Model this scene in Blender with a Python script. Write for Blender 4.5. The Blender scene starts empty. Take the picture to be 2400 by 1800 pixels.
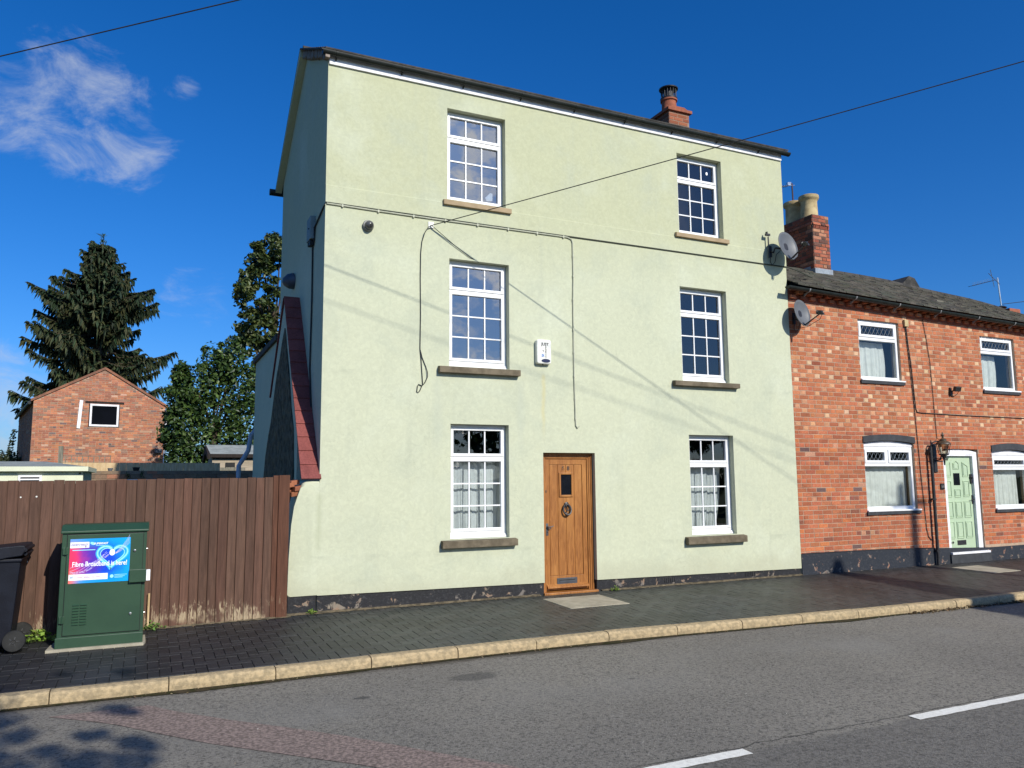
import bpy, bmesh, math, random
import numpy as np
from mathutils import Vector, Matrix

# ------------------------------------------------------------------ camera, sky, sun, exposure
scene = bpy.context.scene
COL = scene.collection
R = math.radians
random.seed(7)

YAW, PITCH, ROLL = R(25.062), R(6.953), R(-0.476)
SUN_EL, SUN_AZ = R(32), R(15)          # azimuth measured from -Y (behind the camera) towards +X

cam_d = bpy.data.cameras.new("camera")
cam = bpy.data.objects.new("camera", cam_d)
COL.objects.link(cam)
fwd = Vector((math.sin(YAW) * math.cos(PITCH), math.cos(YAW) * math.cos(PITCH), math.sin(PITCH)))
r0 = Vector((math.cos(YAW), -math.sin(YAW), 0))
u0 = r0.cross(fwd)
rr = math.cos(ROLL) * r0 + math.sin(ROLL) * u0
uu = -math.sin(ROLL) * r0 + math.cos(ROLL) * u0
cam.matrix_world = Matrix(((rr.x, uu.x, -fwd.x, 0), (rr.y, uu.y, -fwd.y, 0), (rr.z, uu.z, -fwd.z, 1.65), (0, 0, 0, 1)))
cam_d.sensor_width = 36.0
cam_d.lens = 1833.7 / 2400 * 36.0
cam_d.clip_end = 3000
scene.camera = cam

scene.view_settings.view_transform = 'Standard'
scene.view_settings.look = 'None'
scene.view_settings.exposure = 0.0
scene.view_settings.gamma = 1.0

world = bpy.data.worlds.new("World")
scene.world = world
world.use_nodes = True
NT = world.node_tree
NT.nodes.clear()


def wn(t, **kw):
    n = NT.nodes.new(t)
    for k, v in kw.items():
        setattr(n, k, v)
    return n


def wl(a, b):
    NT.links.new(a, b)


out = wn('ShaderNodeOutputWorld')
bg = wn('ShaderNodeBackground')
bg.inputs['Strength'].default_value = 0.106
sky = wn('ShaderNodeTexSky', sky_type='NISHITA')
sky.sun_disc = False
sky.sun_elevation = SUN_EL
sky.sun_rotation = math.pi - SUN_AZ
sky.air_density = 1.0
sky.dust_density = 0.9
sky.ozone_density = 4.0
sky.altitude = 100
hs = wn('ShaderNodeHueSaturation')
hs.inputs['Saturation'].default_value = 1.15
hs.inputs['Hue'].default_value = 0.5
hs.inputs['Value'].default_value = 1.0
tint = wn('ShaderNodeMix', data_type='RGBA', blend_type='MULTIPLY')
tint.inputs['Factor'].default_value = 1.0
tint.inputs['B'].default_value = (0.66, 0.88, 1.26, 1)
wl(sky.outputs[0], tint.inputs['A'])
wl(tint.outputs['Result'], hs.inputs['Color'])
tc = wn('ShaderNodeTexCoord')
# clouds: patches of cirrus and cumulus fixed to directions of the sky
nz = wn('ShaderNodeTexNoise')
nz.inputs['Scale'].default_value = 13.0
nz.inputs['Detail'].default_value = 12
nz.inputs['Roughness'].default_value = 0.66
nz.inputs['Distortion'].default_value = 0.55
mp = wn('ShaderNodeMapping')
mp.inputs['Scale'].default_value = (1.0, 1.0, 1.5)
mp.inputs['Location'].default_value = (3.1, 0.4, 1.7)
wl(tc.outputs['Generated'], mp.inputs['Vector'])
wl(mp.outputs[0], nz.inputs['Vector'])


def patch(d, inner, outer, amount):
    """soft cone of sky around direction d where cloud may form"""
    v = Vector(d).normalized()
    dp = wn('ShaderNodeVectorMath', operation='DOT_PRODUCT')
    wl(tc.outputs['Generated'], dp.inputs[0])
    dp.inputs[1].default_value = v
    mr = wn('ShaderNodeMapRange', interpolation_type='SMOOTHSTEP')
    mr.inputs['From Min'].default_value = math.cos(R(outer))
    mr.inputs['From Max'].default_value = math.cos(R(inner))
    mr.inputs['To Max'].default_value = amount
    wl(dp.outputs['Value'], mr.inputs['Value'])
    return mr.outputs[0]


pats = [patch((-0.075, 0.912, 0.392), 1.5, 6.4, 0.40), patch((-0.035, 0.92, 0.370), 1.0, 4.6, 0.40),
        patch((-0.14, 0.915, 0.385), 0.8, 5.0, 0.37), patch((-0.10, 0.905, 0.435), 0.5, 3.6, 0.33), patch((0.015, 0.90, 0.440), 0.2, 2.0, 0.30),
        patch((0.045, 0.975, 0.218), 0.8, 4.0, 0.38), patch((-0.16, 0.985, 0.06), 2, 8, 0.44)]
acc = pats[0]
for p_ in pats[1:]:
    a_ = wn('ShaderNodeMath', operation='MAXIMUM')
    wl(acc, a_.inputs[0])
    wl(p_, a_.inputs[1])
    acc = a_.outputs[0]
ad = wn('ShaderNodeMath', operation='ADD')
wl(nz.outputs[0], ad.inputs[0])
wl(acc, ad.inputs[1])
rp = wn('ShaderNodeMapRange', interpolation_type='SMOOTHSTEP')
rp.inputs['From Min'].default_value = 0.77
rp.inputs['From Max'].default_value = 1.20
rp.inputs['To Max'].default_value = 0.72
wl(ad.outputs[0], rp.inputs['Value'])
mxw = wn('ShaderNodeMix', data_type='RGBA')
wl(rp.outputs[0], mxw.inputs['Factor'])
wl(hs.outputs[0], mxw.inputs['A'])
mxw.inputs['B'].default_value = (5.4, 5.9, 6.8, 1)
# brighter broken cumulus on the sunny side, mirrored in the left hand windows
nz2 = wn('ShaderNodeTexNoise')
nz2.inputs['Scale'].default_value = 17.0
nz2.inputs['Detail'].default_value = 9
nz2.inputs['Roughness'].default_value = 0.58
nz2.inputs['Distortion'].default_value = 0.4
mp2 = wn('ShaderNodeMapping')
mp2.inputs['Scale'].default_value = (1.0, 1.0, 1.7)
wl(tc.outputs['Generated'], mp2.inputs['Vector'])
wl(mp2.outputs[0], nz2.inputs['Vector'])
south = patch((0.36, -0.90, 0.30), 9, 17, 1.0)
r2 = wn('ShaderNodeMapRange', interpolation_type='SMOOTHSTEP')
r2.inputs['From Min'].default_value = 0.42
r2.inputs['From Max'].default_value = 0.66
wl(nz2.outputs[0], r2.inputs['Value'])
m2 = wn('ShaderNodeMath', operation='MULTIPLY')
wl(south, m2.inputs[0])
wl(r2.outputs[0], m2.inputs[1])
mxs = wn('ShaderNodeMix', data_type='RGBA')
wl(m2.outputs[0], mxs.inputs['Factor'])
wl(mxw.outputs['Result'], mxs.inputs['A'])
mxs.inputs['B'].default_value = (15.0, 15.6, 17.0, 1)
wl(mxs.outputs['Result'], bg.inputs['Color'])
wl(bg.outputs[0], out.inputs[0])

sun_d = bpy.data.lights.new("sun", 'SUN')
sun_d.energy = 4.95
sun_d.angle = R(0.53)
sun_d.color = (1.0, 0.955, 0.86)
sun = bpy.data.objects.new("sun", sun_d)
COL.objects.link(sun)
sdir = Vector((math.sin(SUN_AZ) * math.cos(SUN_EL), -math.cos(SUN_AZ) * math.cos(SUN_EL), math.sin(SUN_EL)))
sun.rotation_euler = sdir.to_track_quat('Z', 'Y').to_euler()
sun.location = (20, -60, 40)


# ------------------------------------------------------------------ materials
def hexlin(h):
    h = h.lstrip('#')
    o = []
    for i in (0, 2, 4):
        c = int(h[i:i + 2], 16) / 255
        o.append(c / 12.92 if c <= .04045 else ((c + .055) / 1.055) ** 2.4)
    return tuple(o)


class MatB:
    """small node-graph builder"""

    def __init__(s, name, rough=0.8, spec=0.3):
        s.m = bpy.data.materials.new(name)
        s.m.use_nodes = True
        s.t = s.m.node_tree
        s.b = s.t.nodes['Principled BSDF']
        s.b.inputs['Roughness'].default_value = rough
        s.b.inputs['Specular IOR Level'].default_value = spec
        s._p = None

    def n(s, t, **kw):
        n = s.t.nodes.new(t)
        for k, v in kw.items():
            setattr(n, k, v)
        return n

    def l(s, a, b):
        s.t.links.new(a, b)

    def pos(s):
        if s._p is None:
            s._p = s.n('ShaderNodeNewGeometry').outputs['Position']
        return s._p

    def noise(s, scale, detail=4, rough=.55, dist=0, stretch=None, off=(0, 0, 0), vec=None):
        n = s.n('ShaderNodeTexNoise')
        n.inputs['Scale'].default_value = scale
        n.inputs['Detail'].default_value = detail
        n.inputs['Roughness'].default_value = rough
        n.inputs['Distortion'].default_value = dist
        v = vec or s.pos()
        if stretch or any(off):
            mp = s.n('ShaderNodeMapping')
            mp.inputs['Scale'].default_value = stretch or (1, 1, 1)
            mp.inputs['Location'].default_value = off
            s.l(v, mp.inputs[0])
            v = mp.outputs[0]
        s.l(v, n.inputs['Vector'])
        return n.outputs[0]

    def ramp(s, v, a, b, lo=0., hi=1., smooth=True):
        r = s.n('ShaderNodeMapRange', interpolation_type='SMOOTHSTEP' if smooth else 'LINEAR')
        for k, x in zip(('From Min', 'From Max', 'To Min', 'To Max'), (a, b, lo, hi)):
            r.inputs[k].default_value = x
        s.l(v, r.inputs[0])
        return r.outputs[0]

    def math(s, op, a, b=None):
        n = s.n('ShaderNodeMath', operation=op)
        for i, x in enumerate((a, b)):
            if x is None:
                continue
            if isinstance(x, (int, float)):
                n.inputs[i].default_value = x
            else:
                s.l(x, n.inputs[i])
        return n.outputs[0]

    def mix(s, f, a, b, blend='MIX'):
        n = s.n('ShaderNodeMix', data_type='RGBA', blend_type=blend)
        for k, x in (('Factor', f), ('A', a), ('B', b)):
            if isinstance(x, (int, float)):
                n.inputs[k].default_value = x
            elif isinstance(x, tuple):
                n.inputs[k].default_value = (*x[:3], 1)
            else:
                s.l(x, n.inputs[k])
        return n.outputs['Result']

    def sep(s, i):
        n = s.n('ShaderNodeSeparateXYZ')
        s.l(s.pos(), n.inputs[0])
        return n.outputs[i]

    def attr(s, name='Col'):
        n = s.n('ShaderNodeAttribute', attribute_name=name)
        return n.outputs['Color']

    def col(s, c):
        if isinstance(c, tuple):
            s.b.inputs['Base Color'].default_value = (*c[:3], 1)
        else:
            s.l(c, s.b.inputs['Base Color'])

    def bump(s, h, strength=.3, dist=.01):
        n = s.n('ShaderNodeBump')
        n.inputs['Strength'].default_value = strength
        n.inputs['Distance'].default_value = dist
        s.l(h, n.inputs['Height'])
        s.l(n.outputs[0], s.b.inputs['Normal'])

    def rough(s, v):
        s.l(v, s.b.inputs['Roughness'])


def simple(name, c1, c2=None, scale=6, rough=.7, spec=.3, bump=0, bscale=60, stretch=None, metal=0):
    m = MatB(name, rough, spec)
    if c2 is None:
        c2 = tuple(x * .8 for x in c1)
    f = m.ramp(m.noise(scale, 5, .6, stretch=stretch), .35, .65)
    m.col(m.mix(f, c1, c2))
    if bump:
        m.bump(m.noise(bscale, 4, .6, stretch=stretch), bump, .01)
    m.b.inputs['Metallic'].default_value = metal
    return m.m


def attr_mat(name, rough=.85, spec=.2, dirt=(.5, .5, .5), dscale=9, damt=.35, bump=.35, bscale=70):
    m = MatB(name, rough, spec)
    c = m.attr()
    f = m.ramp(m.noise(dscale, 5, .6), .42, .72, 0, damt)
    c2 = m.mix(1.0, c, dirt, 'MULTIPLY')
    fine = m.ramp(m.noise(bscale, 3, .6), .3, .7, .82, 1.15)
    c3 = m.mix(f, c, c2)
    m.col(m.mix(1.0, c3, fine, 'MULTIPLY'))
    if bump:
        m.bump(m.noise(bscale, 4, .6), bump, .006)
    return m.m


def painted_render():
    m = MatB('sage_render', .88, .2)
    base = (.528, .545, .388)
    up = (.480, .490, .318)
    z = m.sep(2)
    f = m.ramp(m.math('ADD', z, m.math('MULTIPLY', m.noise(.7, 3), .9)), 4.9, 6.3)
    c = m.mix(f, base, up)
    blot = m.ramp(m.noise(1.3, 6, .62, .4), .45, .72, 0, .5)
    c = m.mix(blot, c, (.435, .465, .35))
    pale = m.ramp(m.noise(.9, 4, .55, .2, off=(5, 2, 9)), .5, .75, 0, .45)
    c = m.mix(pale, c, (.575, .605, .465))
    streak = m.ramp(m.noise(3.0, 5, .6, 0, (1.6, 1.6, .12), (2, 0, 0)), .54, .78, 0, .5)
    c = m.mix(streak, c, (.44, .46, .34))
    fine = m.ramp(m.noise(16, 6, .7, .9), .3, .75, .92, 1.05)
    c = m.mix(1.0, c, fine, 'MULTIPLY')
    # hairline scuffs
    sc = m.ramp(m.noise(9, 8, .7, 1.6, off=(1, 7, 3)), .66, .72, 0, .3)
    c = m.mix(sc, c, (.36, .38, .28))
    crk = m.ramp(m.math('ABSOLUTE', m.math('SUBTRACT', m.noise(1.7, 7, .6, 1.0, off=(9, 1, 4)), .5)), 0, .0035, .42, 0)
    c = m.mix(m.math('MULTIPLY', crk, m.ramp(m.noise(.8, 3, off=(2, 8, 5)), .5, .62)), c, (.30, .31, .22))
    grime = m.math('ADD', m.sep(2), m.math('MULTIPLY', m.noise(2.2, 5, .65), -.55))
    c = m.mix(m.ramp(grime, -.12, .22, .42, 0), c, (.40, .39, .27))
    # rust streak under the alarm and runs beside the sills (stains of their own shape)
    x = m.sep(0)
    wob = m.math('MULTIPLY', m.math('SUBTRACT', m.noise(4, 4), .5), .09)
    xx = m.math('ADD', x, wob)
    for x0, w, zt, zb, col, am in ((5.28, .05, 3.2, 2.15, (.55, .50, .26), .6), (3.63, .12, 3.1, 1.8, (.44, .47, .37), .34),
                                   (4.9, .10, 3.1, 1.9, (.44, .47, .37), .32), (7.72, .08, 3.1, 2.5, (.47, .5, .38), .25),
                                   (2.03, .07, 1.5, .5, (.40, .42, .28), .55), (1.92, .09, 1.45, .3, (.43, .45, .32), .4), (2.63, .05, 5.0, 4.5, (.45, .48, .36), .3)):
        d = m.math('ABSOLUTE', m.math('SUBTRACT', xx, x0))
        a = m.ramp(d, 0, w, am, 0)
        b = m.math('MULTIPLY', m.ramp(z, zb, zb + .5), m.ramp(z, zt - .05, zt + .02, 1, 0))
        c = m.mix(m.math('MULTIPLY', a, b), c, col)
    # soot line under the sills
    for zs in (3.11, .69):
        a = m.math('MULTIPLY', m.ramp(z, zs - .10, zs, 0, 1), m.ramp(z, zs, zs + .02, 1, 0))
        g = m.ramp(m.noise(5, 5, .6), .42, .7, 0, .45)
        c = m.mix(m.math('MULTIPLY', a, g), c, (.36, .38, .28))
    m.col(c)
    big = m.noise(2.2, 3, .5)
    h = m.math('ADD', m.math('MULTIPLY', m.noise(70, 4, .65), .25), m.math('MULTIPLY', big, 1.6))
    h = m.math('ADD', h, m.math('MULTIPLY', m.noise(14, 4, .6, .5), .5))
    m.bump(h, .26, .012)
    return m.m


def asphalt():
    m = MatB('asphalt', .9, .25)
    c = m.mix(m.ramp(m.noise(.35, 5, .6), .35, .65), (.200, .184, .155), (.245, .225, .186))
    c = m.mix(m.ramp(m.noise(40, 4, .8), .47, .62, 0, .8), c, (.055, .052, .047))
    c = m.mix(m.ramp(m.noise(46, 4, .8, off=(4, 9, 2)), .55, .68, 0, .8), c, (.36, .335, .29))
    y, x = m.sep(1), m.sep(0)
    # newer lane beyond the white centre line
    wob = m.math('MULTIPLY', m.math('SUBTRACT', m.noise(3, 4), .5), .12)
    lane = m.ramp(m.math('ADD', y, wob), 4.28, 4.32, .55, 0)
    c = m.mix(lane, c, m.mix(m.ramp(m.noise(34, 4, .8), .42, .62), (.16, .15, .135), (.045, .043, .04)))
    vo = m.n('ShaderNodeTexVoronoi')
    vo.inputs['Scale'].default_value = 42
    m.l(m.pos(), vo.inputs[0])
    sp = m.ramp(vo.outputs['Distance'], .10, .16, 1, 0)
    pick = m.ramp(m.noise(30, 2), .54, .62)
    c = m.mix(m.math('MULTIPLY', m.math('MULTIPLY', sp, pick), .75), c, (.42, .40, .36))
    # worn pale wheel track, oil stain, dark spot
    tr = m.math('MULTIPLY', m.ramp(m.math('ABSOLUTE', m.math('SUBTRACT', y, 6.35)), 0, .9, .5, 0), m.ramp(m.noise(.8, 4), .4, .7))
    c = m.mix(tr, c, (.235, .225, .20))
    for px, py, rx, ry, am in ((2.85, 6.97, .28, .16, .55), (1.74, 6.73, .09, .045, .7), (4.1, 6.25, .06, .03, .5)):
        dx = m.math('DIVIDE', m.math('SUBTRACT', x, px), rx)
        dy = m.math('DIVIDE', m.math('SUBTRACT', y, py), ry)
        d = m.math('ADD', m.math('MULTIPLY', dx, dx), m.math('MULTIPLY', dy, dy))
        d = m.math('ADD', d, m.math('MULTIPLY', m.math('SUBTRACT', m.noise(14, 4), .5), 1.6))
        c = m.mix(m.ramp(d, .35, 1.05, am, 0), c, (.045, .045, .045))
    # dirt along the kerb
    dk = m.math('ADD', y, m.math('MULTIPLY', m.math('SUBTRACT', m.noise(4, 5, .65), .5), .22))
    c = m.mix(m.ramp(dk, 7.5, 7.66, 0, .75), c, (.045, .038, .026))
    # crack by the centre line
    dcr = m.math('ABSOLUTE', m.math('ADD', m.math('SUBTRACT', y, 4.385), m.math('MULTIPLY', m.math('SUBTRACT', m.noise(2.5, 6, .7), .5), .16)))
    c = m.mix(m.ramp(dcr, .0, .014, .8, 0), c, (.025, .025, .024))
    m.col(c)
    h = m.math('ADD', m.noise(120, 3, .7), m.math('MULTIPLY', m.noise(45, 3, .6), .8))
    m.bump(h, .85, .008)
    return m.m


def peeling_plinth(name, bare, paint=(.018, .018, .02), amount=.56):
    m = MatB(name, .7, .3)
    z = m.sep(2)
    n1 = m.math('SUBTRACT', m.noise(5, 6, .66, .6), m.math('MULTIPLY', m.math('SUBTRACT', z, .1), .22))
    f = m.ramp(n1, amount, amount + .05)
    bb = m.mix(m.ramp(m.noise(11, 4), .4, .6), bare, (.22, .185, .14))
    bb = m.mix(m.ramp(m.noise(4, 3, off=(3, 3, 3)), .5, .6), bb, (.16, .14, .12))
    pc = m.mix(m.ramp(m.noise(30, 5, .7), .5, .75, 0, .6), paint, (.075, .075, .075))
    m.col(m.mix(f, pc, bb))
    m.bump(m.noise(25, 5, .65), .6, .012)
    return m.m


def fence_wood():
    m = MatB('brown_stained_boards', .8, .25)
    c = m.attr()
    g = m.ramp(m.noise(5, 6, .65, .6, (7, 7, .5)), .3, .75, .72, 1.22)
    c = m.mix(1.0, c, g, 'MULTIPLY')
    # knots and rubbed pale grain
    z = m.sep(2)
    n = m.noise(6, 6, .7, .8, (5, 5, 1.1))
    edge = m.math('ADD', n, m.math('MULTIPLY', z, -.85))
    bare = m.math('MULTIPLY', m.ramp(edge, .35, .44, 0, .85), m.ramp(m.noise(2.3, 4, .6, 0, (1, 1, 1), (3, 3, 3)), .42, .58))
    bc = m.mix(m.ramp(m.noise(9, 5, .7, .3, (6, 6, .7)), .35, .7), (.44, .35, .22), (.22, .155, .10))
    c = m.mix(bare, c, bc)
    sc = m.ramp(m.noise(7, 6, .75, 1.0, (6, 6, .8), (4, 1, 2)), .70, .74, 0, .6)
    c = m.mix(sc, c, (.36, .26, .17))
    m.col(c)
    m.bump(m.noise(12, 5, .65, .4, (9, 9, .6)), .35, .006)
    return m.m


def oak():
    m = MatB('oak', .42, .4)
    w = m.noise(5, 6, .6, 1.2, (9, 9, .7))
    c = m.mix(m.ramp(w, .3, .7), (.38, .155, .038), (.21, .075, .016))
    c = m.mix(m.ramp(m.noise(1.6, 4, .6, 0, (2, 2, .6)), .45, .7, 0, .5), c, (.50, .23, .06))
    m.col(c)
    m.bump(m.noise(14, 5, .6, .8, (9, 9, .6)), .12, .004)
    return m.m


def glass(name, tint=(.85, .9, .92), refl=.13):
    m = bpy.data.materials.new(name)
    m.use_nodes = True
    t = m.node_tree
    t.nodes.clear()
    o = t.nodes.new('ShaderNodeOutputMaterial')
    tr = t.nodes.new('ShaderNodeBsdfTransparent')
    tr.inputs[0].default_value = (*tint, 1)
    gl = t.nodes.new('ShaderNodeBsdfGlossy')
    gl.inputs['Roughness'].default_value = .012
    fr = t.nodes.new('ShaderNodeFresnel')
    fr.inputs[0].default_value = 1.5
    ml = t.nodes.new('ShaderNodeMath')
    ml.operation = 'MULTIPLY'
    ml.inputs[1].default_value = refl / .04
    ml.use_clamp = True
    bp = t.nodes.new('ShaderNodeBump')
    bp.inputs['Strength'].default_value = .05
    bp.inputs['Distance'].default_value = .02
    nz = t.nodes.new('ShaderNodeTexNoise')
    nz.inputs['Scale'].default_value = 3
    ge = t.nodes.new('ShaderNodeNewGeometry')
    t.links.new(ge.outputs['Position'], nz.inputs['Vector'])
    t.links.new(nz.outputs[0], bp.inputs['Height'])
    t.links.new(bp.outputs[0], gl.inputs['Normal'])
    t.links.new(fr.outputs[0], ml.inputs[0])
    mx = t.nodes.new('ShaderNodeMixShader')
    t.links.new(ml.outputs[0], mx.inputs[0])
    t.links.new(tr.outputs[0], mx.inputs[1])
    t.links.new(gl.outputs[0], mx.inputs[2])
    t.links.new(mx.outputs[0], o.inputs[0])
    return m


def leaf_mat(name, trans=.25, rough=.5):
    m = MatB(name, rough, .35)
    c = m.attr()
    m.col(c)
    tl = m.n('ShaderNodeBsdfTranslucent')
    m.l(c, tl.inputs[0])
    mx = m.n('ShaderNodeMixShader')
    mx.inputs[0].default_value = trans
    m.l(m.b.outputs[0], mx.inputs[1])
    m.l(tl.outputs[0], mx.inputs[2])
    m.l(mx.outputs[0], m.t.nodes['Material Output'].inputs[0])
    return m.m


M = {}
M['render'] = painted_render()
M['asphalt'] = asphalt()
M['patch'] = simple('red_brown_asphalt', (.31, .235, .20), (.135, .105, .09), 40, .92, .2, .8, 80)
M['block'] = attr_mat('paving_block', .55, .4, (.6, .62, .55), 1.2, .8, .5, 60)
M['kerb'] = simple('buff_concrete', (.48, .365, .21), (.30, .235, .14), 22, .9, .2, .6, 80)
M['concrete'] = simple('pale_concrete', (.40, .36, .27), (.30, .27, .20), 4, .9, .2, .4, 70)
M['line'] = simple('road_paint', (.82, .80, .72), (.70, .68, .61), 30, .7, .3, .4, 90)
M['soil'] = simple('ground', (.075, .10, .035), (.05, .065, .025), 2, .95, .1, .5, 20)
M['pvc'] = simple('white_pvc', (.82, .82, .81), (.76, .76, .75), 3, .35, .45)
M['whitepaint'] = simple('white_paint', (.80, .79, .80), (.66, .65, .66), 7, .6, .3, .2, 40)
M['sillstone'] = simple('sill_stone', (.19, .155, .105), (.11, .09, .06), 5, .9, .2, .5, 60)
M['sillbuff'] = simple('buff_sill', (.40, .30, .18), (.33, .245, .145), 6, .8, .2, .2, 60)
M['blackpvc'] = simple('black_gutter', (.010, .014, .012), (.018, .022, .019), 8, .45, .3)
M['blackiron'] = simple('black_iron', (.014, .013, .014), (.03, .028, .027), 20, .45, .5, .2, 60)
M['slate'] = simple('roof_tile', (.075, .068, .058), (.035, .033, .03), 5, .85, .25, .6, 40)
M['oak'] = oak()
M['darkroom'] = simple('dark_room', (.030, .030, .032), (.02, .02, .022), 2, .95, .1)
M['glass'] = glass('window_glass', (.82, .87, .90), .10)
M['glass_soft'] = glass('cottage_glass', (.86, .9, .9), .06)
M['glass_bright'] = glass('window_glass_reflective', (.7, .76, .8), .29)
M['plinth'] = peeling_plinth('peeling_black_plinth', (.26, .17, .11), amount=.565)
M['plinth2'] = peeling_plinth('peeling_blue_black_plinth', (.42, .20, .12), (.022, .026, .034), .565)
M['terracotta'] = simple('terracotta', (.34, .115, .065), (.25, .085, .05), 8, .85, .2, .3, 50)
M['buffpot'] = simple('buff_clay', (.52, .41, .22), (.36, .27, .14), 6, .85, .2, .3, 40)
M['brick'] = attr_mat('brick', .9, .15, (.55, .5, .48), 3, .4, .5, 60)
M['mortar'] = simple('mortar', (.46, .33, .23), (.34, .245, .175), 8, .95, .1, .4, 80)
M['mortar2'] = simple('grey_mortar', (.30, .25, .21), (.20, .16, .13), 8, .95, .1, .4, 80)
M['lead'] = simple('lead', (.30, .34, .38), (.22, .25, .28), 7, .6, .4, .3, 30)
M['tile_red'] = attr_mat('red_coping_tile', .8, .25, (.6, .55, .55), 6, .5, .4, 50)
M['rubble'] = None
M['fence'] = fence_wood()
M['cabgreen'] = simple('green_steel', (.018, .052, .026), (.023, .062, .031), 3, .42, .5, .06, 160)
M['steel'] = simple('bright_steel', (.6, .6, .58), (.45, .45, .44), 20, .3, .5, metal=1)
M['black'] = simple('black', (.01, .01, .01), (.015, .015, .015), 5, .6, .3)
M['void'] = simple('unlit_interior', (.004, .005, .008), (.003, .004, .006), 3, .9, .05)
M['white'] = simple('white_plastic', (.78, .78, .70), (.74, .74, .66), 4, .4, .4)
M['navy'] = simple('navy_plastic', (.012, .018, .06), (.01, .014, .05), 4, .3, .5)
M['bluelogo'] = simple('blue_print', (.05, .19, .55), (.06, .2, .52), 4, .5, .3)
M['inkdark'] = simple('dark_print', (.05, .045, .05), (.06, .05, .05), 4, .6, .3)
M['inkwhite'] = simple('white_print', (.88, .90, .92), (.85, .87, .9), 4, .5, .3)
M['curtain'] = simple('white_curtain', (.68, .69, .66), (.60, .61, .58), 9, .9, .1, .2, 60)
M['dish'] = simple('grey_dish', (.125, .13, .135), (.10, .105, .11), 3, .45, .4)
M['cable'] = simple('black_cable', (.02, .02, .02), (.03, .03, .03), 5, .6, .3)
M['creamcable'] = simple('cream_cable', (.50, .50, .38), (.42, .43, .32), 5, .6, .3)
M['mintdoor'] = simple('mint_paint', (.44, .55, .37), (.40, .51, .34), 3, .5, .35, .1, 60)
M['bluegrey'] = simple('dark_grey_paint', (.055, .058, .062), (.04, .042, .046), 7, .75, .25, .3, 50)
M['binplastic'] = simple('black_bin_plastic', (.004, .005, .010), (.007, .009, .016), 6, .55, .3, .2, 90)
M['rubber'] = simple('rubber', (.02, .02, .02), (.032, .032, .03), 9, .8, .2, .3, 40)
M['creamshed'] = simple('cream_boards', (.68, .70, .52), (.62, .64, .47), 3, .7, .25)
M['felt'] = simple('roofing_felt', (.30, .32, .30), (.22, .24, .225), 5, .9, .2, .4, 50)
M['darkwood'] = simple('dark_wood', (.035, .026, .022), (.02, .016, .014), 5, .8, .2, .3, 30, (6, 6, 1))
M['newwood'] = simple('new_timber', (.62, .46, .26), (.50, .35, .18), 4, .8, .2, .3, 30, (5, 5, 1))
M['greywood'] = simple('weathered_timber', (.24, .22, .17), (.14, .135, .10), 4, .85, .2, .3, 30, (6, 6, 1))
M['leaf'] = leaf_mat('leaf', .22, .42)
M['needle'] = leaf_mat('needle', .1, .7)
M['bark'] = simple('bark', (.09, .07, .05), (.05, .04, .03), 6, .95, .1, .7, 30, (3, 3, 1))
M['lampglass'] = glass('lamp_glass', (.75, .72, .6), .1)
M['postwood'] = simple('pole_wood', (.12, .09, .06), (.08, .06, .04), 6, .9, .1, .4, 30, (6, 6, .6))


def rubble():
    m = MatB('rubble_stone', .95, .1)
    vo = m.n('ShaderNodeTexVoronoi')
    vo.inputs['Scale'].default_value = 7
    m.l(m.pos(), vo.inputs[0])
    c = m.mix(m.ramp(m.noise(9, 5, .65, .5), .35, .65), (.16, .14, .09), (.055, .05, .035))
    c = m.mix(m.ramp(vo.outputs['Distance'], .45, .7, 0, .6), c, (.15, .13, .09))
    m.col(c)
    m.bump(m.math('ADD', m.noise(14, 5, .65), vo.outputs['Distance']), 1., .04)
    return m.m


M['rubble'] = rubble()


def poster_mat():
    """printed broadband sign: pink to violet to cyan with light trails"""
    m = MatB('printed_sign', .35, .4)
    tcn = m.n('ShaderNodeTexCoord')
    sp = m.n('ShaderNodeSeparateXYZ')
    m.l(tcn.outputs['Generated'], sp.inputs[0])
    u, v = sp.outputs[0], sp.outputs[2]
    w = m.math('ADD', u, m.math('MULTIPLY', m.math('SUBTRACT', m.noise(3, 3, vec=tcn.outputs['Generated']), .5), .35))
    c = m.mix(m.ramp(w, .02, .36), (.80, .04, .12), (.09, .03, .42))
    c = m.mix(m.ramp(w, .34, .62), c, (.005, .06, .62))
    c = m.mix(m.ramp(w, .62, 1.0), c, (.0, .34, .80))
    edge = m.math('ABSOLUTE', m.math('SUBTRACT', v, .5))
    c = m.mix(m.ramp(edge, .22, .5, 0, .85), c, (.0, .36, .78))
    c = m.mix(m.math('MULTIPLY', m.ramp(u, 0, .2, 1, 0), m.ramp(v, .15, .45, .9, 0)), c, (.90, .16, .08))
    m.col(c)
    return m.m


M['poster'] = poster_mat()
M['glowline'] = simple('pale_cyan_print', (.35, .80, .92), (.25, .70, .88), 4, .4, .3)

# ------------------------------------------------------------------ mesh builder
ORG = {}


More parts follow.
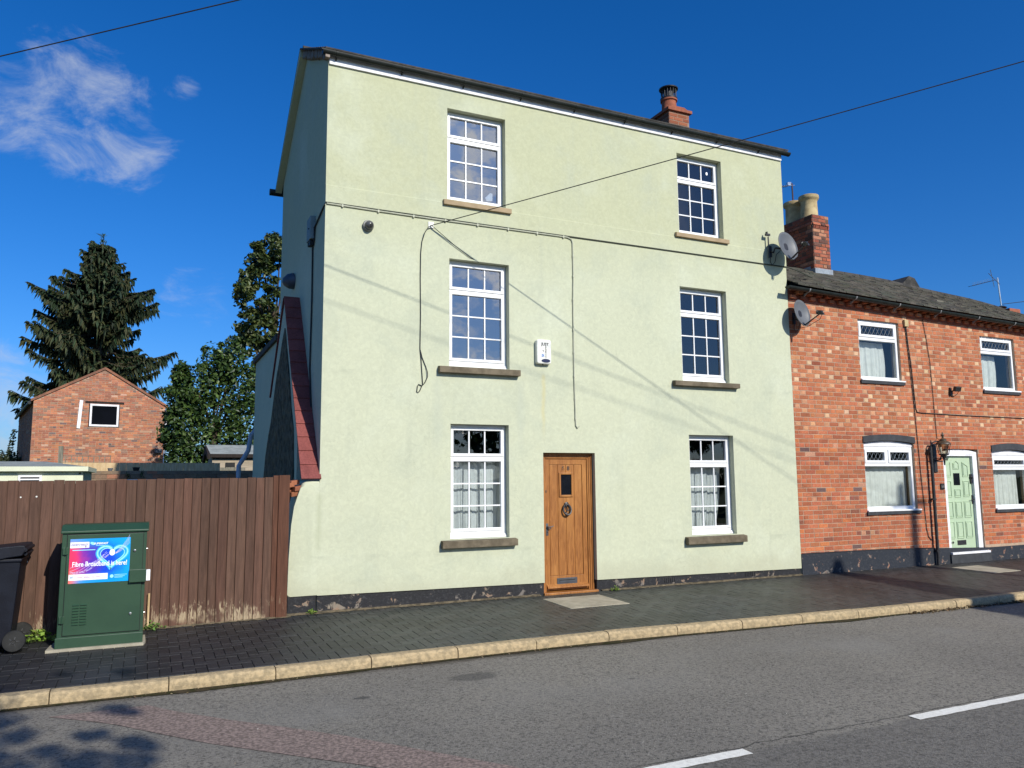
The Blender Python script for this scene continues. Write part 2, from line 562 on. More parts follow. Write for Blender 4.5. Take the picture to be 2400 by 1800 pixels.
class MB:
    def __init__(s):
        s.v, s.f, s.c = [], [], []

    def face(s, pts, col=None):
        i = len(s.v)
        s.v += [tuple(p) for p in pts]
        s.f.append(tuple(range(i, i + len(pts))))
        s.c.append(col)
        return s

    def mesh(s, vs, fs, col=None):
        i = len(s.v)
        s.v += [tuple(p) for p in vs]
        for f in fs:
            s.f.append(tuple(a + i for a in f))
            s.c.append(col)
        return s

    def box(s, x0, x1, y0, y1, z0, z1, col=None, b=0):
        if b:
            bm = bmesh.new()
            bmesh.ops.create_cube(bm, size=1)
            for v in bm.verts:
                v.co = Vector(((x0 + x1) / 2 + v.co.x * (x1 - x0), (y0 + y1) / 2 + v.co.y * (y1 - y0), (z0 + z1) / 2 + v.co.z * (z1 - z0)))
            bmesh.ops.bevel(bm, geom=bm.edges[:], offset=b, segments=2, affect='EDGES', profile=.6)
            s.bm(bm, col)
            return s
        vs = [(x, y, z) for z in (z0, z1) for y in (y0, y1) for x in (x0, x1)]
        return s.mesh(vs, [(0, 2, 3, 1), (4, 5, 7, 6), (0, 1, 5, 4), (2, 6, 7, 3), (0, 4, 6, 2), (1, 3, 7, 5)], col)

    def bm(s, bm, col=None):
        bm.verts.index_update()
        s.mesh([v.co[:] for v in bm.verts], [[v.index for v in f.verts] for f in bm.faces], col)
        bm.free()

    def prism(s, poly, a0, a1, axis='y', col=None):
        """2D polygon extruded along axis; polygon coords are the two other axes in order"""
        def P(p, a):
            if axis == 'y':
                return (p[0], a, p[1])
            if axis == 'x':
                return (a, p[0], p[1])
            return (p[0], p[1], a)
        n = len(poly)
        vs = [P(p, a0) for p in poly] + [P(p, a1) for p in poly]
        fs = [tuple(range(n)), tuple(range(2 * n - 1, n - 1, -1))]
        for i in range(n):
            j = (i + 1) % n
            fs.append((i, i + n, j + n, j))
        return s.mesh(vs, fs, col)

    def tube(s, path, r, n=8, col=None, cap=True, closed=False):
        path = [Vector(p) for p in path]
        k = len(path)
        rs = r if isinstance(r, (list, tuple)) else [r] * k
        vs, fs = [], []
        up = None
        for i, p in enumerate(path):
            if closed:
                d = path[(i + 1) % k] - path[i - 1]
            else:
                d = path[min(i + 1, k - 1)] - path[max(i - 1, 0)]
            d = d.normalized() if d.length > 1e-9 else Vector((0, 0, 1))
            if up is None:
                up = Vector((0, 0, 1)) if abs(d.z) < .9 else Vector((1, 0, 0))
            a = d.cross(up)
            if a.length < 1e-4:
                a = d.orthogonal()
            a.normalize()
            b = a.cross(d).normalized()
            up = b
            for j in range(n):
                t = 2 * math.pi * j / n
                vs.append(p + (a * math.cos(t) + b * math.sin(t)) * rs[i])
        for i in range(k if closed else k - 1):
            i2 = (i + 1) % k
            for j in range(n):
                j2 = (j + 1) % n
                fs.append((i * n + j, i2 * n + j, i2 * n + j2, i * n + j2))
        if cap and not closed:
            fs.append(tuple(range(n)))
            fs.append(tuple(range((k - 1) * n, k * n))[::-1])
        return s.mesh(vs, fs, col)

    def lathe(s, prof, c, n=20, axis=Vector((0, 0, 1)), col=None, cap=True):
        axis = Vector(axis).normalized()
        a = axis.orthogonal().normalized()
        b = axis.cross(a)
        c = Vector(c)
        vs, fs = [], []
        for r, h in prof:
            for j in range(n):
                t = 2 * math.pi * j / n
                vs.append(c + axis * h + (a * math.cos(t) + b * math.sin(t)) * r)
        for i in range(len(prof) - 1):
            for j in range(n):
                j2 = (j + 1) % n
                fs.append((i * n + j, i * n + j2, (i + 1) * n + j2, (i + 1) * n + j))
        if cap:
            fs.append(tuple(range(n))[::-1])
            fs.append(tuple(range((len(prof) - 1) * n, len(prof) * n)))
        return s.mesh(vs, fs, col)

    def obox(s, c, ax, ay, az, col=None):
        """oriented box: centre + three half-extent vectors"""
        c, ax, ay, az = map(Vector, (c, ax, ay, az))
        vs = [c + ax * i + ay * j + az * k for k in (-1, 1) for j in (-1, 1) for i in (-1, 1)]
        return s.mesh(vs, [(0, 2, 3, 1), (4, 5, 7, 6), (0, 1, 5, 4), (2, 6, 7, 3), (0, 4, 6, 2), (1, 3, 7, 5)], col)

    def build(s, name, mat, parent=None, smooth=False, local=False, bevel=0):
        me = bpy.data.meshes.new(name)
        o = Vector((0, 0, 0))
        if parent is not None and not local:
            o = ORG.get(parent.name, Vector((0, 0, 0)))
        me.from_pydata([(v[0] - o.x, v[1] - o.y, v[2] - o.z) for v in s.v], [], s.f)
        if any(c is not None for c in s.c):
            at = me.color_attributes.new('Col', 'FLOAT_COLOR', 'CORNER')
            arr = np.empty((len(me.loops), 4), dtype=np.float32)
            k = 0
            for f, c in zip(s.f, s.c):
                c = c or (.5, .5, .5)
                arr[k:k + len(f), :3] = c[:3]
                arr[k:k + len(f), 3] = 1
                k += len(f)
            at.data.foreach_set('color', arr.ravel())
        me.validate()
        me.update()
        bm = bmesh.new()
        bm.from_mesh(me)
        if 2 < len(bm.faces) < 6000:
            bmesh.ops.recalc_face_normals(bm, faces=bm.faces[:])
            bm.to_mesh(me)
        bm.free()
        if smooth:
            for p in me.polygons:
                p.use_smooth = True
            me.set_sharp_from_angle(angle=R(40))
        me.materials.append(mat)
        ob = bpy.data.objects.new(name, me)
        COL.objects.link(ob)
        if parent is not None:
            ob.parent = parent
            ORG[ob.name] = ORG.get(parent.name, Vector((0, 0, 0)))
        if bevel:
            md = ob.modifiers.new('edge', 'BEVEL')
            md.width = bevel
            md.segments = 2
            md.limit_method = 'ANGLE'
        return ob


def tag(o, label, cat, group=None, kind=None):
    if kind:
        o['kind'] = kind
    if label:
        o['label'] = label
    if cat:
        o['category'] = cat
    if group:
        o['group'] = group
    return o


def thing(name, label, cat, loc=(0, 0, 0), rotz=0, group=None):
    o = bpy.data.objects.new(name, None)
    o.empty_display_size = .2
    o.location = loc
    o.rotation_euler = (0, 0, rotz)
    COL.objects.link(o)
    ORG[o.name] = Vector(loc)
    return tag(o, label, cat, group)


def struct(o):
    o['kind'] = 'structure'
    return o


def text_part(name, body, size, x, y, z, mat, parent, bold=0.0, tilt=0.0, ext=.0015, align='CENTER', sx=1.0):
    """flat lettering facing -Y at (x, y, z)"""
    cu = bpy.data.curves.new('lettering', 'FONT')
    cu.body = body
    cu.size = size
    cu.extrude = ext
    cu.offset = bold
    cu.align_x = align
    cu.align_y = 'CENTER'
    tmp = bpy.data.objects.new('lettering', cu)
    COL.objects.link(tmp)
    bpy.context.view_layer.update()
    dg = bpy.context.evaluated_depsgraph_get()
    me = bpy.data.meshes.new_from_object(tmp.evaluated_get(dg))
    bpy.data.objects.remove(tmp)
    o = ORG.get(parent.name, Vector((0, 0, 0)))
    ct, st = math.cos(tilt), math.sin(tilt)
    for v in me.vertices:
        a, b, c = v.co.x * sx, v.co.y, v.co.z
        a, b = a * ct - b * st, a * st + b * ct
        v.co = (x + a - o.x, y - c - o.y, z + b - o.z)
    me.name = name
    me.materials.clear()
    me.materials.append(mat)
    ob = bpy.data.objects.new(name, me)
    COL.objects.link(ob)
    ob.parent = parent
    ORG[ob.name] = o
    return ob


def wall_front(mb, xs, zs, y, openings, depth, col=None, facing=-1):
    """vertical wall sheet at y with rectangular openings and their reveals"""
    X = sorted(set([xs[0], xs[1]] + [v for o in openings for v in o[:2]]))
    Z = sorted(set([zs[0], zs[1]] + [v for o in openings for v in o[2:4]]))
    for i in range(len(X) - 1):
        for j in range(len(Z) - 1):
            cx, cz = (X[i] + X[i + 1]) / 2, (Z[j] + Z[j + 1]) / 2
            if any(o[0] < cx < o[1] and o[2] < cz < o[3] for o in openings):
                continue
            mb.face([(X[i], y, Z[j]), (X[i + 1], y, Z[j]), (X[i + 1], y, Z[j + 1]), (X[i], y, Z[j + 1])], col)
    for a, b, c, d in [o[:4] for o in openings]:
        y2 = y + depth
        mb.face([(a, y, c), (a, y, d), (a, y2, d), (a, y2, c)], col)
        mb.face([(b, y, c), (b, y2, c), (b, y2, d), (b, y, d)], col)
        mb.face([(a, y, d), (b, y, d), (b, y2, d), (a, y2, d)], col)
        mb.face([(a, y, c), (a, y2, c), (b, y2, c), (b, y, c)], col)
    return mb


def pick(pal):
    t = random.random() * sum(p[0] for p in pal)
    for w, c in pal:
        t -= w
        if t <= 0:
            break
    k = random.uniform(.86, 1.14)
    return tuple(max(0, x * k * random.uniform(.96, 1.04)) for x in c)


def bricks(mb, x0, x1, z0, z1, put, openings=(), bond='stretcher', pal=(), hpal=None, top=None, bl=.225, bh=.075, j=.010, pr=.004):
    """courses of brick faces; put(x, z, d) maps wall coordinates (d = proud distance) to a point"""
    row = 0
    z = z0
    hp = hpal or pal
    while z < z1 - .02:
        zz0, zz1 = z + j / 2, min(z + bh, z1) - j / 2
        x = x0 - (bl / 2 if row % 2 else 0) - random.uniform(0, .015)
        k = row % 2
        if bond == 'flemish':
            x = x0 - (bl * .75 if row % 2 else 0) - random.uniform(0, .03)
            k = 0
        while x < x1:
            if bond == 'flemish':
                hd = (k % 2 == 1)
                w = bl / 2 if hd else bl
                k += 1
            elif bond == 'header3' and row % 4 == 0:
                hd, w = True, bl / 2
            else:
                hd, w = False, bl
            w *= random.uniform(.97, 1.03)
            a, b = max(x, x0) + j / 2, min(x + w, x1) - j / 2
            x += w
            segs = [(a, b)]
            for o in openings:
                if o[2] < (zz0 + zz1) / 2 < o[3]:
                    ns = []
                    for p, q in segs:
                        if q <= o[0] or p >= o[1]:
                            ns.append((p, q))
                        else:
                            if o[0] - p > .02:
                                ns.append((p, o[0]))
                            if q - o[1] > .02:
                                ns.append((o[1], q))
                    segs = ns
            for p, q in segs:
                if q - p < .025:
                    continue
                if top and zz1 > top((p + q) / 2):
                    continue
                c = pick(hp if hd else pal)
                d = pr + random.uniform(-.0015, .0025)
                e = .004
                jz = random.uniform(-.0015, .0015)
                ps = [put(p, zz0 + jz, 0), put(q, zz0 + jz, 0), put(q, zz1 + jz, 0), put(p, zz1 + jz, 0),
                      put(p + e, zz0 + e + jz, d), put(q - e, zz0 + e + jz, d), put(q - e, zz1 - e + jz, d), put(p + e, zz1 - e + jz, d)]
                mb.mesh(ps, [(4, 5, 6, 7), (0, 1, 5, 4), (1, 2, 6, 5), (2, 3, 7, 6), (3, 0, 4, 7)], c)
        z += bh
        row += 1
    return mb

# ------------------------------------------------------------------ ground, road, pavement, kerb
ROAD = -.16
mb = MB()
mb.face([(-900, -900, -.19), (900, -900, -.19), (900, 900, -.19), (-900, 900, -.19)])
struct(mb.build('ground', M['soil']))
mb = MB()
mb.face([(-120, .25, ROAD), (120, .25, ROAD), (120, 7.9, ROAD), (-120, 7.9, ROAD)])
struct(mb.build('road', M['asphalt']))
# far pavement, where the photographer stands
mb = MB()
mb.box(-120, 120, -2.6, .25, -.189, -.06)
struct(mb.build('far_pavement', M['concrete']))

KX = [-14, -1, 0, 1.3, 2.2, 3.1, 4.0, 4.9, 5.7, 6.55, 7.4, 8.2, 9.1, 9.95, 12, 20]
KY = [7.66, 7.67, 7.655, 7.66, 7.69, 7.70, 7.71, 7.70, 7.65, 7.585, 7.53, 7.47, 7.44, 7.41, 7.40, 7.40]


def kerb_y(x):
    return float(np.interp(x, KX, KY))


mb = MB()
x = -11.43
joints = []
while x < 20:
    L = .9
    a, b = x + .004, x + L - .004
    joints.append(x)
    n = 4
    prof = [(0.006, ROAD - .02), (0, ROAD + .05), (0.006, -.075), (.022, -.056), (.05, -.05), (.125, -.05), (.125, -.2)]
    vs, fs = [], []
    dz = random.uniform(-.004, .003)
    dy = random.uniform(-.004, .004)
    for i in range(n + 1):
        xx = a + (b - a) * i / n
        for py, pz in prof:
            vs.append((xx, kerb_y(xx) + py + dy, pz + dz))
    k = len(prof)
    for i in range(n):
        for q in range(k - 1):
            fs.append((i * k + q, (i + 1) * k + q, (i + 1) * k + q + 1, i * k + q + 1))
    fs.append(tuple(range(k)))
    fs.append(tuple(range(n * k, n * k + k))[::-1])
    mb.mesh(vs, fs)
    x += L
struct(mb.build('kerb', M['kerb'], bevel=.003))


def pav_z(y):
    return -.05 * (10.2 - y) / 2.45


mb = MB()
pts = [(x_, kerb_y(x_) + .1) for x_ in np.linspace(-11.3, 20, 34)]
for (xa, ya), (xb, yb) in zip(pts[:-1], pts[1:]):
    mb.face([(xa, ya, pav_z(ya) - .012), (xb, yb, pav_z(yb) - .012), (xb, 10.6, .0), (xa, 10.6, .0)], (.045, .042, .036))
g = .1
SL = [(5.1, 6.0, 9.13, 9.915), (13.5, 14.2, 9.0, 9.79)]


def slab_hit(x, y):
    for (a, b, c, d) in ((5.00, 6.02, 9.1, 9.95), (13.3, 14.3, 8.98, 9.82)):
        if a < x < b and c < y < d:
            return True
    return False


for i in range(-110, 200):
    for j in range(73, 104):
        k = (i - j) % 4
        if k == 0:
            a, b, c, d = i * g, i * g + 2 * g, j * g, j * g + g
        elif k == 3:
            a, b, c, d = i * g, i * g + g, j * g, j * g + 2 * g
        else:
            continue
        yk = kerb_y((a + b) / 2) + .128
        if d < yk + .03 or c > 10.22:
            continue
        c = max(c, yk)
        e = .0035
        cx, cy = (a + b) / 2, (c + d) / 2
        # dark blue-grey by the fence, greener algae film in front of the rendered house, browner by the brick house
        t = random.random()
        alg = max(0, min(1, (cx - 1.6) / .9)) * max(0, min(1, (11.0 - cx) / 2.0))
        brn = max(0, min(1, (cx - 8.5) / 2.0))
        base = np.array((.020, .021, .024)) * (1 - alg) + np.array((.050, .053, .046)) * alg
        base = base * (1 - brn) + np.array((.036, .034, .032)) * brn
        base = base * random.uniform(.8, 1.22)
        base[0] *= random.uniform(.96, 1.06)
        dz = random.uniform(-.0015, .0015)
        z0_, z1_ = pav_z(c), pav_z(d)
        vs = [(a + .001, c + .001, z0_ - .012), (b - .001, c + .001, z0_ - .012), (b - .001, d - .001, z1_ - .012), (a + .001, d - .001, z1_ - .012),
              (a + e, c + e, z0_ + dz), (b - e, c + e, z0_ + dz), (b - e, d - e, z1_ + dz), (a + e, d - e, z1_ + dz)]
        mb.mesh(vs, [(4, 5, 6, 7), (0, 1, 5, 4), (1, 2, 6, 5), (2, 3, 7, 6), (3, 0, 4, 7)], tuple(base))
struct(mb.build('pavement', M['block']))

# brownish reinstatement strip across the carriageway
mb = MB()
U = [(.108, 7.30), (.30, 7.02), (.683, 6.569), (1.05, 6.18), (1.39, 5.793), (1.80, 5.26), (2.194, 4.739), (2.9, 3.8), (4.2, 2.0)]
Lw = [(-.60, 7.30), (-.30, 7.03), (-.114, 6.842), (.18, 6.46), (.484, 6.079), (.93, 5.61), (1.385, 5.14), (2.1, 4.2), (3.4, 2.4)]
for i in range(len(U) - 1):
    mb.face([(*Lw[i], ROAD + .004), (*Lw[i + 1], ROAD + .004), (*U[i + 1], ROAD + .004), (*U[i], ROAD + .004)])
struct(mb.build('road_patch', M['patch']))


def dash(x0, x1, yc):
    mb = MB()
    n = 60
    random.seed(int(x0 * 10))
    up = [(x0 + (x1 - x0) * i / n, yc + .052 + random.uniform(-.006, .004)) for i in range(n + 1)]
    lo = [(x0 + (x1 - x0) * i / n, yc - .052 + random.uniform(-.004, .006)) for i in range(n + 1)]
    for i in range(n):
        mb.face([(*lo[i], ROAD + .005), (*lo[i + 1], ROAD + .005), (*up[i + 1], ROAD + .005), (*up[i], ROAD + .005)])
    return struct(mb.build('road_marking', M['line']))


dash(-.3, 3.715, 4.29)
dash(5.33, 9.35, 4.30)
random.seed(11)

# door slabs let into the paving
for (a, b, c, d), lab in (((5.08, 5.99, 9.13, 9.915), 'pale concrete slab in the pavement below the oak front door'),
                          ((13.36, 14.1, 9.0, 9.79), 'pale concrete slab in the pavement below the mint green door')):
    mb = MB()
    sk = .0
    mb.mesh([(a, c, pav_z(c) - .03), (b, c, pav_z(c) - .03), (b, d, pav_z(d) - .03), (a, d, pav_z(d) - .03),
             (a, c, pav_z(c) + .006), (b, c, pav_z(c) + .006), (b, d, pav_z(d) + .006), (a, d, pav_z(d) + .006)],
            [(4, 5, 6, 7), (0, 1, 5, 4), (1, 2, 6, 5), (2, 3, 7, 6), (3, 0, 4, 7)])
    tag(mb.build('paving_slab', M['concrete'], bevel=.004), lab, 'paving slab', 'concrete slabs in front of the doors')

# ------------------------------------------------------------------ the three storey rendered house
FY = 10.2
H = thing('rendered_house', 'three storey house rendered in pale sage green with an oak front door', 'house', (6.1, 10.2, 0))
W1 = (3.765, 4.69, 5.655, 7.035, 6.627)
W2 = (7.85, 8.783, 5.69, 7.07, 6.655)
W3 = (3.80, 4.733, 3.235, 4.787, 4.35)
W4 = (7.82, 8.778, 3.215, 4.776, 4.352)
W5 = (3.822, 4.712, .84, 2.425, 1.963)
W6 = (7.90, 8.80, .74, 2.34, 1.878)
DOOR = (5.262, 6.137, .0, 2.035)
X0, X1 = 2.035, 10.16


def zb(x):
    return .221 - .0126 * (x - 1.67)


mb = MB()
ops = [W1, W2, W3, W4, W5, W6]
wall_front(mb, (X0, DOOR[0]), (2.2, 7.45), FY, [(w[0], w[1], max(w[2], 2.2), w[3]) for w in (W1, W3)] + [(W5[0], W5[1], 2.2, W5[3])], .22)
wall_front(mb, (DOOR[0], DOOR[1]), (2.035, 7.45), FY, [], .22)
wall_front(mb, (DOOR[1], X1), (2.2, 7.45), FY, [(w[0], w[1], max(w[2], 2.2), w[3]) for w in (W2, W4)] + [(W6[0], W6[1], 2.2, W6[3])], .22)
mb2 = MB()
mb = MB()
wall_front(mb, (X0, DOOR[0]), (.24, 7.45), FY, [W1, W3, W5], .22)
wall_front(mb, (DOOR[0], DOOR[1]), (2.035, 7.45), FY, [], .22)
wall_front(mb, (DOOR[1], X1), (.24, 7.45), FY, [W2, W4, W6], .22)
for a, b in ((X0, DOOR[0]), (DOOR[1], X1)):
    mb.face([(a, FY, zb(a)), (b, FY, zb(b)), (b, FY, .24), (a, FY, .24)])
    mb.face([(a, FY, zb(a)), (a, FY + .045, zb(a)), (b, FY + .045, zb(b)), (b, FY, zb(b))])
# door reveal
a, b = DOOR[0], DOOR[1]
mb.face([(a, FY, zb(a)), (a, FY, 2.035), (a, FY + .2, 2.035), (a, FY + .2, zb(a))])
mb.face([(b, FY, zb(b)), (b, FY + .2, zb(b)), (b, FY + .2, 2.035), (b, FY, 2.035)])
mb.face([(a, FY, 2.035), (b, FY, 2.035), (b, FY + .2, 2.035), (a, FY + .2, 2.035)])
# gables, back
gp = [(FY, -.05), (13.97, -.05), (13.97, 6.95), (11.9, 8.33), (FY, 7.46)]
mb.face([(X0, y, z) for y, z in gp])
mb.face([(X1, y, z) for y, z in gp[::-1]])
mb.face([(X0, 13.97, -.05), (X1, 13.97, -.05), (X1, 13.97, 6.95), (X0, 13.97, 6.95)])
# thicker band between the upper storeys
mb.mesh([(X0, FY - .001, 5.35), (X1, FY - .001, 5.35), (X1, FY - .010, 5.355), (X0, FY - .010, 5.355),
         (X0, FY - .010, 5.595), (X1, FY - .010, 5.595), (X1, FY - .001, 5.605), (X0, FY - .001, 5.605)],
        [(0, 1, 2, 3), (3, 2, 5, 4), (4, 5, 6, 7), (0, 3, 4, 7), (1, 6, 5, 2)])
mb.build('wall', M['render'], H)
mb = MB()
mb.box(X0 - .01, DOOR[0] - .002, FY + .02, FY + .3, -.06, .24)
mb.box(DOOR[1] + .002, X1, FY + .02, FY + .3, -.06, .24)
mb.build('plinth', M['plinth'], H, bevel=.004)
# airbricks in the plinth
for ax in (7.35, 8.95):
    mb = MB()
    for k in range(6):
        mb.box(ax + k * .038, ax + k * .038 + .024, FY + .012, FY + .03, .05, .115)
    mb.build('air_brick', M['blackiron'], H)
# dark linings behind the windows
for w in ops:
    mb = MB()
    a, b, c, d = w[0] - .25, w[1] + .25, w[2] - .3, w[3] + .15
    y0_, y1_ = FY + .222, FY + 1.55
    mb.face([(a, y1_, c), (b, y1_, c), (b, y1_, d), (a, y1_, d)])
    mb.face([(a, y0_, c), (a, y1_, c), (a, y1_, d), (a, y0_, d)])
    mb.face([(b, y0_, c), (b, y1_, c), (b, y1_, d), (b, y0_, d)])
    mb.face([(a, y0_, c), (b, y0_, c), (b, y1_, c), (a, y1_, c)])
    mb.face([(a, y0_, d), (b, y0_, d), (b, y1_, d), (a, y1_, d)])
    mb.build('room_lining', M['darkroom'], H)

# roof
mb = MB()
roofp = [(10.09, 7.475), (11.9, 8.425), (14.18, 6.915), (14.18, 6.89), (11.9, 8.40), (10.09, 7.455)]
mb.prism(roofp, 1.925, 10.235, 'x')
n = 11
for k in range(n):                       # stepped tile courses on the street slope
    t0, t1 = k / n, (k + 1) / n
    y0_, y1_ = 10.085 + 1.815 * t0, 10.085 + 1.815 * t1
    z0_, z1_ = 7.478 + .942 * t0, 7.478 + .942 * t1
    mb.mesh([(1.97, y0_, z0_ + .022), (10.25, y0_, z0_ + .022), (10.25, y1_, z1_ + .006), (1.97, y1_, z1_ + .006),
             (1.97, y0_, z0_), (10.25, y0_, z0_), (10.25, y1_, z1_), (1.97, y1_, z1_)],
            [(0, 1, 2, 3), (0, 4, 5, 1), (0, 3, 7, 4), (1, 5, 6, 2)])
roof = mb.build('roof', M['slate'], H)
mb = MB()
mb.tube([(1.97, 11.9, 8.42), (10.25, 11.9, 8.42)], .055, 10)
mb.build('ridge_tile', M['slate'], roof)
mb = MB()
random.seed(5)
for k in range(26):                      # mortar bedding under the verge tiles
    t = k / 26
    y_, z_ = 10.10 + 1.79 * t, 7.44 + .92 * t
    mb.box(1.965 + random.uniform(0, .015), 2.034, y_, y_ + .085, z_ - .05 - random.uniform(0, .035), z_ + .035)
mb.build('verge_mortar', M['mortar2'], roof)
mb = MB()
mb.prism([(11.88, 8.27), (11.88, 8.40), (14.17, 6.885), (14.17, 6.84)], 1.925, 2.034, 'x')
mb.build('verge_soffit', M['render'], roof)
mb = MB()
mb.box(X0 + .01, X1 - .005, FY - .028, FY - .0005, 7.313, 7.46)
mb.build('fascia', M['whitepaint'], H)


def gutter(parent, xs, ys, zs, r, spacing, first, bracket_mat, name='gutter'):
    mb = MB()
    prof = []
    for k in range(13):
        t = math.pi * k / 12
        prof.append((-math.cos(t) * r, -math.sin(t) * r))
    for k in range(12, -1, -1):
        t = math.pi * k / 12
        prof.append((-math.cos(t) * (r - .006), -math.sin(t) * (r - .006)))
    vs, fs = [], []
    m_ = len(prof)
    for xx, yy, zz in zip(xs, ys, zs):
        vs += [(xx, yy + p, zz + q) for p, q in prof]
    for i in range(len(xs) - 1):
        for j in range(m_):
            fs.append((i * m_ + j, (i + 1) * m_ + j, (i + 1) * m_ + (j + 1) % m_, i * m_ + (j + 1) % m_))
    mb.mesh(vs, fs)
    for xx, yy, zz in ((xs[0], ys[0], zs[0]), (xs[-1], ys[-1], zs[-1])):
        mb.prism([(yy + p * 1.04, zz + q * 1.04) for p, q in prof[:13]], xx - .012, xx + .012, 'x')
    g_ = mb.build(name, M['blackpvc'], parent, smooth=True)
    xx = first
    while xx < xs[-1] - .05:
        yy, zz = np.interp(xx, xs, ys), np.interp(xx, xs, zs)
        b_ = MB()
        ring = [(yy - math.cos(math.pi * k / 10) * (r + .005), zz - math.sin(math.pi * k / 10) * (r + .005)) for k in range(11)]
        ring2 = [(yy - math.cos(math.pi * k / 10) * r, zz - math.sin(math.pi * k / 10) * r) for k in range(10, -1, -1)]
        b_.prism(ring + ring2, xx - .014, xx + .014, 'x')
        b_.prism([(yy + .01, zz - r - .005), (yy + r + .045, zz - r - .005), (yy + r + .045, zz - r - .06)], xx - .008, xx + .008, 'x')
        b_.build('bracket', bracket_mat, g_)
        xx += spacing
    return g_


gx = [1.95, 4.0, 6.2, 8.2, 10.27]
gutter(H, gx, [10.115] * 5, [7.452, 7.450, 7.448, 7.446, 7.442], .052, .935, 2.13, M['blackpvc'])
mb = MB()
mb.tube([(1.83, 14.22, 6.86), (2.3, 14.22, 6.86)], .06, 10)
mb.build('rear_gutter', M['blackpvc'], H, smooth=True)


# windows of the rendered house
def sash_window(house, w, y, sub, cols=3, rows=3, glassmat='glass'):
    a, b, c, d, zt = w
    a, b, c, d = a + .002, b - .002, c + .002, d - .002
    f = .036
    mb = MB()
    zs0 = c + (.055 if sub else 0)
    y1_ = y + .07
    mb.box(a, a + f, y, y1_, zs0, d)
    mb.box(b - f, b, y, y1_, zs0, d)
    mb.box(a + f, b - f, y, y1_, d - f, d)
    mb.box(a + f, b - f, y, y1_, zs0, zs0 + f)
    mb.box(a + f, b - f, y, y1_, zt - .012, zt + .012)
    win = mb.build('window', M['pvc'], house, bevel=.004)
    if sub:
        s_ = MB()
        s_.box(a, b, y - .035, y1_, c, c + .03)
        s_.box(a, b, y - .02, y1_, c + .03, zs0 - .001)
        s_.build('cill', M['pvc'], win, bevel=.004)
    s = .042
    for (p, q, lo, hi, rw) in ((a + f + .002, b - f - .002, zt + .014, d - f - .002, 1), (a + f + .002, b - f - .002, zs0 + f + .002, zt - .014, rows)):
        yf = y - .012
        m2 = MB()
        m2.box(p, p + s, yf, y + .05, lo, hi)
        m2.box(q - s, q, yf, y + .05, lo, hi)
        m2.box(p + s, q - s, yf, y + .05, hi - s, hi)
        m2.box(p + s, q - s, yf, y + .05, lo, lo + s)
        m2.build('sash', M['pvc'], win, bevel=.005)
        pg = MB()
        pg.face([(p + s, y + .022, lo + s), (q - s, y + .022, lo + s), (q - s, y + .022, hi - s), (p + s, y + .022, hi - s)])
        pg.build('pane', M[glassmat], win)
        t = .0095
        for i in range(1, cols):
            gb = MB()
            xx = p + s + (q - p - 2 * s) * i / cols
            gb.box(xx - t, xx + t, y + .008, y + .034, lo + s, hi - s)
            gb.build('glazing_bar', M['pvc'], win)
        for i in range(1, rw):
            gb = MB()
            zz = lo + s + (hi - lo - 2 * s) * i / rw
            gb.box(p + s, q - s, y + .0085, y + .0335, zz - t, zz + t)
            gb.build('glazing_bar', M['pvc'], win)
    return win


WY = FY + .11
for w, sub, gm in ((W1, False, 'glass_bright'), (W2, False, 'glass'), (W3, True, 'glass_bright'), (W4, True, 'glass'), (W5, True, 'glass'), (W6, True, 'glass')):
    sash_window(H, w, WY, sub, glassmat=gm)


def sill(house, a, b, zt, zbm, proj, rise, mat, win):
    mb = MB()
    y0_ = FY - proj
    mb.prism([(y0_, zbm), (y0_, zt), (FY - .0005, zt + rise), (FY - .0005, zbm)], a, b, 'x')
    mb.prism([(FY - .0005, zbm + .02), (FY - .0005, zt + rise), (FY + .2, zt + rise * 2.2), (FY + .2, zbm + .02)], win[0] + .001, win[1] - .001, 'x')
    mb.build('window_sill', mat, house, bevel=.006)


sill(H, 3.70, 4.766, 5.632, 5.560, .055, .012, M['sillbuff'], W1)
sill(H, 7.757, 8.86, 5.672, 5.602, .055, .010, M['sillbuff'], W2)
sill(H, 3.632, 4.875, 3.220, 3.132, .085, .008, M['sillstone'], W3)
sill(H, 7.610, 8.93, 3.200, 3.122, .085, .008, M['sillstone'], W4)
sill(H, 3.683, 4.806, .820, .728, .09, .012, M['sillstone'], W5)
sill(H, 7.757, 8.94, .715, .612, .09, .014, M['sillstone'], W6)

# oak front door
dy = FY + .075
mb = MB()
for k, (ins, yy) in enumerate(((0, dy), (.028, dy + .014), (.052, dy + .026))):
    e = .03
    a, b, t = DOOR[0] + .002 + ins, DOOR[1] - .002 - ins, 2.032 - ins
    w_ = e
    mb.box(a, a + w_, yy, yy + .09, .0, t)
    mb.box(b - w_, b, yy, yy + .09, .0, t)
    mb.box(a + w_, b - w_, yy, yy + .09, t - w_, t)
mb.box(DOOR[0] - .012, DOOR[1] + .012, FY - .02, dy + .1, -.03, .028)
door = mb.build('door', M['oak'], H, bevel=.006)
la, lb, lz0, lz1 = 5.345, 6.054, .045, 1.948
ly = dy + .045
mb = MB()
mb.box(la, lb, ly + .014, ly + .05, lz0, lz1)
st = .075
mb.box(la, la + st, ly, ly + .03, lz0, lz1)
mb.box(lb - st, lb, ly, ly + .03, lz0, lz1)
mb.box(la + st, lb - st, ly, ly + .03, lz1 - .085, lz1)
mb.box(la + st, lb - st, ly, ly + .03, lz0, lz0 + .20)
